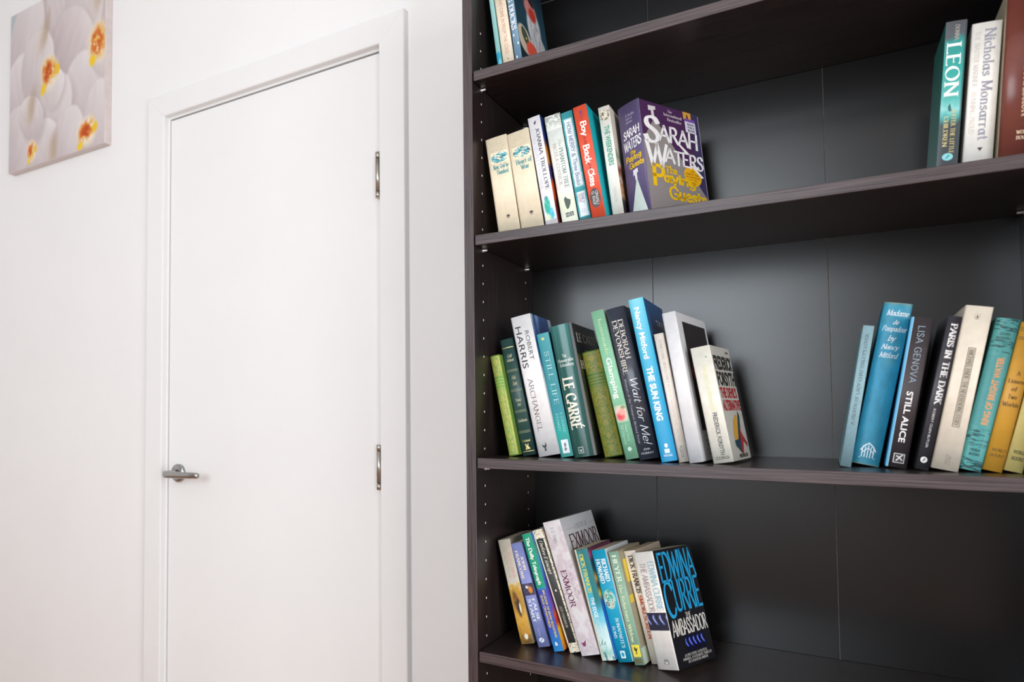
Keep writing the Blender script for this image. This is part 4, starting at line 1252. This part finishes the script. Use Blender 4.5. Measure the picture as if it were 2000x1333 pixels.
b = bk('D5', 'paperback', 'large pale grey paperback with maroon serif title on cover and spine', GD, spine='#d6d3d4', front='#cfd0d3', pages='#e9e4da', rough=.3)


def marble(u, v, x, y):
    n = fbm(x * .07, y * .05, 17, 5)
    return ramp(np.clip(n * 1.5 - .25 + .12 * sst(.45, .8, v), 0, 1), [(0, '#cfccce'), (.4, '#dedcdd'), (.7, '#cdbfc6'), (.85, '#d9d2d4'), (1, '#b9aeb6')])


b.paint('spine', 0, 1, .01, .99, marble, res=.0012)
b.text('spine', 'F.J. SNELL', .05, .195, .36, .52, '#7d6f7c', 'serift')
b.text('spine', 'EXMOOR', .375, .645, .22, .52, '#6a3a55', 'serif')
b.text('spine', 'A BOOK OF', .40, .60, .64, .78, '#a9939f', 'serift')
b.poly('spine', [(.18, .905), (.32, .908), (.48, .888), (.40, .93), (.28, .935)], '#8a3f66')
b.paint('front', 0, 1, .005, 1, lambda u, v, x, y: ramp(np.clip(v * 1.3 + .2 * fbm(x * .06, y * .06, 19), 0, 1), [(0, '#c9cdd2'), (.4, '#d3d2d3'), (1, '#cabfc0')]), res=.003)
b.text('front', 'EXMOOR', .135, .245, .12, .96, '#5a3646', 'serif', 'h')
b.text('front', 'A BOOK OF', .065, .105, .34, .74, '#9a949a', 'serift', 'h')
for v0_, v1_ in ((.1, .3), (.78, .98)):
    b.line('front', [(v0_, .09), (v1_, .09)], .0007, '#a9a4a8')

b = bk('D6', 'paperback', 'paperback with yellow lettering above a pale waterfall picture on its spine', GD, spine='#2f8f94', front='#26405c', back='#dccbb0', pages='#c9b79a', bulge=.0012)


def falls(u, v, x, y):
    n = fbm(x * .25, y * .12, 27, 5)
    c = ramp(np.clip(v + .12 * (n - .5), 0, 1), [(0, '#4a5048'), (.06, '#3a8f94'), (.35, '#4fb6bc'), (.5, '#3fb0d0'), (.62, '#6cc6dc'), (.72, '#bfe3e6'), (.85, '#d9efec'), (.93, '#9fcfc6'), (1, '#dfeae2')])
    c = mixc(c, '#2a6a70', sst(.62, .7, n) * sst(.7, .9, v) * .7)
    c = mixc(c, '#2c7a80', sst(.55, .62, u) * (1 - sst(.45, .6, v)))
    return mixc(c, '#e6dcc4', 1 - sst(.10, .15, u + .04 * (n - .5)))


b.paint('spine', 0, 1, .01, .99, falls)
b.text('spine', 'DICK FRANCIS', .05, .40, .28, .56, '#ecd24e', 'cond')
b.text('spine', 'THE EDGE', .44, .62, .30, .58, '#eef8fa', 'bold')
b.paint('front', 0, 1, 0, 1, lambda u, v, x, y: ramp(v, [(0, '#3a3038'), (.06, '#c93a78'), (.12, '#2a3a44'), (.2, '#25404c'), (.28, '#e59a34'), (.34, '#3a3a30'), (.42, '#e6c234'), (.48, '#2c50a0'), (.6, '#2f66c4'), (1, '#3c7cc8')]), res=.003)

b = bk('D7', 'paperback', 'bright turquoise paperback with white lettering and a round globe picture', GD, spine='#1ba3c6', front='#dfe6ea', pages='#cdbda2', bulge=.0012)
b.text('spine', 'RICHARD', .085, .285, .58, .86, '#e9f6fa', 'serifb')
b.text('spine', 'HOWARD', .085, .30, .18, .46, '#e9f6fa', 'serifb')
b.paint('spine', .355, .545, .06, .96, lambda u, v, x, y: (lambda e, n: (hx('#1ba3c6') + np.zeros(u.shape + (3,))) * (1 - e[..., None]) + ramp(np.clip(n * 1.8 - .4, 0, 1), [(0, '#2a8f9a'), (.35, '#7fc6b4'), (.6, '#cfe3dc'), (.8, '#c9a890'), (1, '#3f7a78')]) * e[..., None])(ell(u, v, .48, .48, .46, .46, 0, .08), fbm(x * .28, y * .28, 37)))
b.text('spine', "BONAPARTE'S", .615, .875, .54, .76, '#d9f0f6', 'serif')
b.text('spine', 'SONS', .685, .79, .18, .38, '#d9f0f6', 'serif')
b.rect('spine', .90, .965, .30, .64, '#e3f2f6', 'printed_emblem', .0002)
b.oval('spine', .932, .47, .02, .10, '#1ba3c6', lift=.0004)

b = bk('D8', 'paperback', 'sage green paperback with cream title and yellow mark at spine foot', GD, spine='#8fb39b', front='#a39a80', pages='#c6b596', bulge=.0008)
b.text('spine', 'HEYER', .035, .27, .30, .74, '#d9ead6', 'serifb')
b.text('spine', 'The Reluctant Widow', .29, .80, .28, .60, '#e9ecc4', 'serif')
b.rect('spine', .825, .93, .12, .88, '#ecd94e', 'printed_emblem', .0002)
b.poly('spine', [(.32, .85), (.46, .843), (.5, .86), (.66, .85), (.62, .87), (.52, .885), (.56, .905), (.44, .905), (.44, .88), (.34, .872)], '#4d4420', lift=.0004)
b.rect('spine', .945, .985, .16, .84, '#6a6a4a', 'printed_emblem', .0002)
b.rect('front', .085, .29, .10, .34, '#ecd23e', 'printed_label', .0003)
b.rect('front', .40, .47, .02, .2, '#e0c640', 'printed_label', .0003)
b.rect('front', .86, 1.0, .0, .9, '#c9d6c4', 'printed_panel', .0002)

b = bk('D9', 'paperback', 'cream paperback with black name and red title, behind the turned black book', GD, spine='#f6ead9', front='#d9c6ae', pages='#cbb698', bulge=.001)
b.text('spine', 'DICK FRANCIS', .045, .38, .30, .68, '#4a3d36', 'serifb')
b.text('spine', 'SMOKESCREEN', .40, .78, .34, .64, '#c8553e', 'serifb')

b = bk('D10', 'paperback', 'thick black and white paperback turned to show tall blue cover lettering', GD, spine='#fbf6f0', front='#1d1d22', pages='#d3c8b2', bulge=.0008, rough=.3)
b.text('spine', 'EDWINA CURRIE', .085, .505, .64, .92, '#9fc9d8', 'cond')
b.text('spine', 'THE AMBASSADOR', .095, .515, .22, .50, '#a99fa0', 'cond')


def feathers(u, v, x, y, bgc='#2b2c40'):
    c = hx(bgc) + np.zeros(u.shape + (3,))
    w_ = .5 + .5 * np.sin(2 * math.pi * (u * 3 + .25 * np.sin(v * 6)))
    c = mixc(c, '#6a7cc4', sst(.62, .85, w_) * (1 - sst(.62, .72, v)) * sst(.05, .2, v))
    return mixc(c, '#a9b4e0', sst(.85, .95, w_) * (1 - sst(.5, .62, v)) * sst(.1, .3, v))


b.paint('spine', .525, .675, .01, .99, feathers)
b.rect('spine', .915, .955, .40, .62, '#8f8a86', 'printed_emblem', .0002)
b.poly('spine', [(.44, .922), (.51, .945), (.58, .922), (.56, .95), (.46, .95)], '#efe9e2', lift=.0004)
b.text('front', 'EDWINA', .035, .275, .06, .98, '#2aa3d8', 'cond', 'h')
b.text('front', 'C', .285, .575, .05, .27, '#2aa3d8', 'cond', 'h')
b.text('front', 'URRIE', .285, .535, .285, .98, '#2aa3d8', 'cond', 'h')
b.text('front', 'THE', .565, .60, .46, .60, '#d9d4cc', 'cond', 'h')
b.text('front', 'AMBASSADOR', .61, .735, .06, .97, '#e6e2da', 'cond', 'h')
b.paint('front', .755, .885, .32, .82, lambda u, v, x, y: feathers(u * 1.55, v, x, y, '#1d1d22') * np.array([.75, .8, 1.25]), res=.0008)
for i, tx in enumerate(('A LOVE STORY, A POLITICAL', 'PARABLE, A FUTURISTIC THRILLER', 'BY A POLITICIAL INSIDER')):
    b.text('front', tx, .895 + .028 * i, .915 + .028 * i, (.22, .16, .28)[i], (.82, .92, .80)[i], '#c9c5be', 'cond', 'h')

# ---- third shelf, right
b = bk('E1', 'hardback', 'very thin pale blue hardback standing first in the right-hand row', GE, spine='#8fb0b9', front='#86a8b2', pages='#e0d6c0', hard=True, bulge=.0006, cloth=True)
b.text('spine', "A PROPOS OF LADY CHATTERLEY'S LOVER", .06, .70, .36, .64, '#66747a', 'serif', 'u')
b = bk('E2', 'hardback', 'thick worn blue cloth hardback with silver script title and house emblem', GE, spine='#2e8fb0', front='#2a86a8', back='#2b7f9c', pages='#cfc3a8', hard=True, bulge=.0038, cloth=True)
b.paint('spine', 0, 1, .02, .98, lambda u, v, x, y: (lambda n, t: mixc(mixc(ramp(v, [(0, '#3f8f9c'), (.03, '#2f93b2'), (.5, '#2a93b8'), (1, '#2f8ba6')]) * (.9 + .2 * n)[..., None] * (.96 + .05 * t)[..., None], '#8f8a76', np.clip((1 - sst(.0, .012, v)) + sst(.988, 1, v), 0, 1) * .7), '#6fa0a4', ell(u, v, .6, .36, .2, .03, 0, .6) * .3))(fbm(x * .2, y * .08, 23), np.sin(x * 9) * np.sin(y * 9)), res=.0006)
sv = '#dfeaf0'
b.text('spine', 'Madame', .045, .078, .16, .92, sv, 'script', 'h')
b.text('spine', 'de', .105, .13, .44, .64, sv, 'script', 'h')
b.text('spine', 'Pompadour', .143, .173, .12, .96, sv, 'script', 'h')
b.text('spine', 'by', .20, .232, .38, .62, sv, 'script', 'h')
b.text('spine', 'Nancy', .255, .283, .22, .80, sv, 'script', 'h')
b.text('spine', 'Mitford', .305, .335, .20, .82, sv, 'script', 'h')
for i in range(5):
    b.line('spine', [(.30 + .10 * i, .90 - .012 * (2 - abs(2 - i))), (.30 + .10 * i, .955)], .0011, sv, 'printed_emblem')
b.line('spine', [(.22, .958), (.78, .958)], .0014, sv, 'printed_emblem')
b.line('spine', [(.24, .915), (.34, .885), (.50, .865), (.66, .885), (.78, .915)], .0018, sv, 'printed_emblem')
b.line('spine', [(.28, .93), (.50, .895), (.74, .93)], .0012, sv, 'printed_emblem')

b = bk('E3', 'paperback', 'charcoal paperback with thin blue-grey name and a light blue side', GE, spine='#40393c', front='#35302f', back='#4aa0cc', pages='#e6e0d2')
b.rect('spine', 0, 1, .0, .10, '#4fa6d2', 'printed_panel', .0002)
b.rect('spine', 0, 1, .10, .125, '#a9d3e6', 'printed_panel', .0002)
b.text('spine', 'LISA GENOVA', .055, .43, .40, .70, '#a9c0cf', 'thin')
b.text('spine', 'STILL ALICE', .49, .83, .40, .70, '#f0eeec', 'bold')
b.rect('spine', .905, .968, .30, .82, '#e3e0de', 'printed_emblem', .0002)
b.rect('spine', .909, .964, .335, .785, '#40393c', 'printed_emblem', .0003)
b.line('spine', [(.44, .955), (.56, .935), (.64, .92), (.72, .912)], .0014, '#e3e0de', 'printed_emblem', .0005)
b.line('spine', [(.42, .922), (.58, .93), (.72, .95)], .0014, '#e3e0de', 'printed_emblem', .0005)

b = bk('E4', 'paperback', 'black paperback with bold white serif capitals and a small white oval', GE, spine='#3b3a40', front='#302f34', back='#2c2c31', pages='#ddd6c6')
b.text('spine', 'PARIS IN THE DARK', .05, .565, .36, .80, '#f0eeee', 'serifb')
b.text('spine', 'ROBERT OLEN BUTLER', .60, .855, .40, .58, '#d5d3d3', 'sans')
b.oval('spine', .935, .5, .020, .26, '#e9e6e4')
b.line('spine', [(.44, .945), (.56, .925)], .0012, '#3b3a40', lift=.0005)

b = bk('E5', 'paperback', 'cream paperback with a long boxed title panel and small oval bird emblem', GE, spine='#e3d7c5', front='#d3c5ae', back='#dcd2bd', pages='#d9cbb0', bulge=.0012)
b.rect('spine', .25, .735, .42, .70, '#5c564c', 'printed_panel', .0002)
b.rect('spine', .2525, .7325, .438, .682, '#b5ab99', 'printed_panel', .0003)
b.text('spine', 'MICHAEL ENDE', .265, .44, .48, .64, '#6a6255', 'cond')
b.text('spine', 'THE NEVERENDING STORY', .455, .725, .48, .64, '#6a6255', 'cond')
b.oval('spine', .063, .5, .017, .10, '#8a8375')
b.oval('spine', .063, .5, .0145, .082, '#e3d7c5', lift=.0004)
b.oval('spine', .065, .5, .0105, .042, '#6a6358', lift=.0005)
b.text('spine', 'ISBN 0 14', .915, .965, .56, .64, '#8f8676', 'sans')
b.text('spine', 'FICTION', .905, .96, .44, .52, '#8f8676', 'sans')

b = bk('E6', 'hardback', 'teal patterned hardback with orange capitals running up its spine', GE, spine='#4c9b9a', front='#3f8d8d', pages='#d9ccb0', hard=True, bulge=.003)


def ripple(u, v, x, y):
    c = hx('#4f9f9d') * (.94 + .12 * fbm(x * .2, y * .1, 6))[..., None]
    n = fbm(x * .12, y * .75 + .3 * np.sin(x * .5), 29, 3)
    m = np.clip((1 - sst(.075, .085, v)) + sst(.135, .14, v) * (1 - sst(.215, .225, v)) + sst(.72, .73, v) * (1 - sst(.835, .845, v)) + sst(.915, .925, v), 0, 1)
    c = mixc(c, '#1e4a4e', sst(.54, .60, n) * m)
    band = sst(.235, .25, v) * (1 - sst(.70, .71, v)) * (1 - sst(.40, .44, u))
    return mixc(c, '#3a7f84', (.5 + .5 * np.sin(y * 4.2)) * band * .6)


b.paint('spine', 0, 1, .02, .98, ripple)
b.text('spine', 'GAVIN', .092, .108, .28, .72, '#24484a', 'bold', 'h')
b.text('spine', 'MAXWELL', .118, .134, .18, .82, '#24484a', 'bold', 'h')
b.text('spine', 'RING OF BRIGHT WATER', .25, .695, .46, .74, '#e0a06a', 'heavy', 'u')
b.text('spine', 'WORLD', .855, .872, .30, .74, '#24484a', 'heavy', 'h')
b.text('spine', 'BOOKS', .884, .900, .30, .76, '#24484a', 'heavy', 'h')

b = bk('E7', 'hardback', 'orange-yellow hardback with a five-line black title, second from right', GE, spine='#e3a83e', front='#d99c36', pages='#e3d6ba', hard=True, bulge=.0025)
for i, tx in enumerate(('A', 'Lioness', 'of', 'Two', 'Worlds')):
    b.text('spine', tx, .325 + .052 * i, .352 + .052 * i, (.46, .14, .38, .30, .14)[i], (.60, .92, .64, .74, .92)[i], '#4a3416', 'serif', 'h')
b.text('spine', 'WORLD', .848, .866, .20, .88, '#6a4a1c', 'script', 'h')
b.text('spine', 'BOOKS', .884, .902, .18, .86, '#6a4a1c', 'script', 'h')
for a_ in (.04, .055, .10, .112):
    b.line('spine', [(.08 + .84 * i / 8, a_) for i in range(9)], .0009, '#7a5620')

b = bk('E8', 'hardback', 'pale yellow hardback at the far right end of the third shelf', GE, spine='#ecd98a', front='#e3cb74', pages='#e6dcc0', hard=True, bulge=.0022)
b.text('spine', 'WORLD', .835, .862, .22, .84, '#4c4420', 'bold', 'h')
b.text('spine', 'BOOKS', .885, .912, .22, .84, '#4c4420', 'bold', 'h')

# ---- second shelf, right
b = bk('F1', 'paperback', 'teal and charcoal paperback with large white capitals on its spine', GF, spine='#3f7f7c', front='#2a3c3e', back='#2f7a70', pages='#ddd5c2', rough=.3)
b.paint('spine', 0, 1, .01, .99, lambda u, v, x, y: mixc(ramp(np.clip(v + .05 * (fbm(x * .2, y * .1, 3) - .5), 0, 1), [(0, '#4a4c52'), (.09, '#51565c'), (.13, '#2f8f88'), (.3, '#2f9f97'), (.5, '#57b0aa'), (.57, '#8fd0cc'), (.63, '#4aa39e'), (.68, '#3f4a4c'), (1, '#434448')]), '#34383c', sst(.90, .96, u) * .6), res=.001)
b.text('spine', 'DONNA', .03, .135, .46, .66, '#a9a49a', 'serif')
b.text('spine', 'LEON', .155, .525, .14, .78, '#f0f4f2', 'serif')
b.poly('spine', [(.36, .60), (.44, .575), (.50, .60), (.54, .63), (.40, .63)], '#3a6a68', lift=.0004)
b.text('spine', 'SUFFER THE LITTLE', .62, .925, .56, .76, '#d9c68a', 'serif')
b.text('spine', 'CHILDREN', .665, .875, .22, .42, '#d9c68a', 'serif')
b.oval('spine', .948, .5, .026, .26, '#8fd3d8')
b.line('spine', [(.42, .96), (.58, .935)], .0012, '#3f7f7c', lift=.0005)

b = bk('F2', 'paperback', 'cream paperback with a large thin grey name on its spine', GF, spine='#fbf6ee', front='#e9e0d0', pages='#e0d6c0', bulge=.001)
b.text('spine', 'Nicholas Monsarrat', .05, .85, .46, .80, '#9a9aa8', 'serif')
b.text('spine', 'THE MASTER MARINER', .06, .46, .14, .30, '#d5cfc6', 'serif')
b.text('spine', 'RUNNING PROUD', .50, .80, .14, .30, '#d9d3ca', 'serif')
b.poly('spine', [(.46, .905), (.64, .905), (.55, .93)], '#3a3634')

b = bk('F3', 'hardback', 'large glossy brown hardback cropped at the right end of second shelf', GF, spine='#7d443a', front='#6d3a32', back='#d9cdb2', pages='#d9cdb2', hard=True, bulge=.004, rough=.25)
b.text('spine', "The Queen's CONFESSION", .20, .80, .52, .78, '#e3c2a0', 'serifb')
b.text('spine', 'WORLD', .885, .905, .42, .80, '#f0d0b0', 'serifb', 'h')
b.text('spine', 'BOOKS', .918, .938, .42, .80, '#f0d0b0', 'serifb', 'h')
b.rect('spine', .02, .12, .52, .92, '#d8552c', 'printed_panel', .0003)

# ------------------------------------------------------------------ the orchid canvas on the wall
PX0, PX1, PZ0, PZ1, PY = -1.8870, -1.3574, 0.8290 + FZ, 1.3925 + FZ, 0.2590
pic = tag(empty('canvas_print', ((PX0 + PX1) / 2, YW, PZ0)), 'square canvas print of white orchids with orange hearts hanging on wall', 'picture')
PINV = Matrix.Translation((-(PX0 + PX1) / 2, -YW, -PZ0))
M_canvas = mottled('canvas_edge', '#d9cdca', .8, .05, (40, 40, 40), bump=.3, bscale=1500)
o = box('stretched_canvas', PX0, PX1, PY, YW - .0004, PZ0, PZ1, M_canvas, pic, bevel=.0025)
o.matrix_parent_inverse = PINV


def orchids(u, v):
    U0, V0 = u, v
    u = u + .07 * (fbm(U0 * 3.1 + 5, V0 * 3.1, 52, 3) - .5)
    v = v + .07 * (fbm(U0 * 3.1, V0 * 3.1 + 9, 53, 3) - .5)
    n = fbm(u * 5, v * 5, 51, 4)
    c = ramp(n, [(0, '#c2b5b4'), (.5, '#d3c8c6'), (1, '#e0d8d6')])
    c = mixc(c, '#b3bcc0', ell(u, v, .05, .08, .10, .10, 20, .5))
    c = mixc(c, '#b7c0c4', ell(u, v, .07, .22, .04, .10, 0, .6) * .8)

    def petal(c, cu, cv, ru, rv, ang, hi='#e6dfde', lo='#bfb2b4', s=1.0):
        sh = ell(u, v, cu + .02, cv + .025, ru * 1.04, rv * 1.04, ang, .22)
        c = mixc(c, '#b3a5a6', sh * .55 * s)
        m = ell(u, v, cu, cv, ru, rv, ang, .06)
        a = math.radians(ang)
        p = ((u - cu) * math.cos(a) + (v - cv) * math.sin(a)) / ru
        q = (-(u - cu) * math.sin(a) + (v - cv) * math.cos(a)) / rv
        t = np.clip(.5 + .38 * q - .2 * p + .25 * (fbm(p * 6 + 3, q * 1.2, int(cu * 97) + 3) - .5), 0, 1)
        pc = hx(hi) * (1 - t[..., None]) + hx(lo) * t[..., None]
        return c * (1 - m[..., None]) + pc * m[..., None]
    c = petal(c, .18, .20, .18, .30, 12)
    c = petal(c, .60, .10, .20, .26, -20)
    c = petal(c, .80, .20, .20, .30, 15)
    c = petal(c, .16, .52, .22, .24, -15)
    c = petal(c, .68, .36, .24, .22, 25, '#e2d9d8', '#b3a3a6')
    c = petal(c, .32, .40, .17, .22, 10)
    c = petal(c, .80, .66, .22, .24, -10)
    c = petal(c, .50, .70, .18, .22, 20)
    c = petal(c, .12, .80, .20, .20, 30)
    c = petal(c, .42, .92, .16, .20, -25)
    c = petal(c, .66, .92, .16, .20, 12)
    c = petal(c, .94, .86, .14, .24, 0)
    c = petal(c, .26, .70, .13, .15, -30)
    for cu, cv, w_ in ((.395, .20, .028), (.97, .10, .035), (.27, .62, .03), (.50, .95, .035)):
        c = mixc(c, '#a8907c', ell(u, v, cu, cv, w_, .09, 14, .9) * .7)
        c = mixc(c, '#c9b8a2', ell(u, v, cu - .03, cv + .03, w_ * 1.6, .10, 14, .9) * .4)
    c = petal(c, .50, .57, .09, .12, 18, '#e9e3e2', '#c9bdbc', .6)
    c = petal(c, .955, .50, .09, .10, 0, '#e9e3e2', '#c9bdbc', .6)

    def heart(c, cu, cv, s):
        k = np.clip((fbm(u * 34, v * 26, 71, 3) - .5) * 2.6 + .5, 0, 1)
        k2 = np.clip((fbm(u * 46 + 4, v * 34, 73, 3) - .5) * 3.2 + .5, 0, 1)
        c = mixc(c, '#ece4d6', ell(u, v, cu, cv, .085 * s, .10 * s, 0, .3))
        c = mixc(c, '#e6b552', np.clip(ell(u, v, cu, cv, .066 * s, .08 * s, 20, .6) * (.1 + 1.1 * k), 0, 1))
        c = mixc(c, '#d5752c', np.clip(ell(u, v, cu - .01, cv - .005, .050 * s, .062 * s, 20, .6) * (1.5 * k2), 0, 1))
        c = mixc(c, '#b9481e', np.clip(ell(u, v, cu - .015, cv, .032 * s, .045 * s, 0, .7) * 1.6 * k2 * k, 0, 1) * .9)
        c = mixc(c, '#ecc02c', ell(u, v, cu + .075 * s, cv - .005, .022 * s, .035 * s, 10, .4))
        return mixc(c, '#f0c828', ell(u, v, cu - .06 * s, cv + .09 * s, .022 * s, .03 * s, 30, .4))
    c = heart(c, .45, .465, 1.0)
    c = heart(c, .95, .40, 1.15)
    c = heart(c, .84, .905, .9)
    c = heart(c, .25, .905, .62)
    return c


nx, ny = 220, 240
uu, vv_ = np.meshgrid(np.linspace(0, 1, nx + 1), np.linspace(0, 1, ny + 1))
rgb = np.clip(orchids(uu, vv_), 0, 1)
e_ = .002
P = [(PX0 + e_ + (PX1 - PX0 - 2 * e_) * i / nx, PY - .0004, PZ1 - e_ - (PZ1 - PZ0 - 2 * e_) * j / ny) for j in range(ny + 1) for i in range(nx + 1)]
me = bpy.data.meshes.new('printed_picture')
me.from_pydata(P, [], [(j * (nx + 1) + i, (j + 1) * (nx + 1) + i, (j + 1) * (nx + 1) + i + 1, j * (nx + 1) + i + 1) for j in range(ny) for i in range(nx)])
at = me.color_attributes.new('ink', 'FLOAT_COLOR', 'POINT')
cc = np.ones(((nx + 1) * (ny + 1), 4))
cc[:, :3] = lin(rgb.reshape(-1, 3))
at.data.foreach_set('color', cc.ravel())
me.update()
o = link('printed_picture', me, print_mat(.7, .3), pic)
o.matrix_parent_inverse = PINV
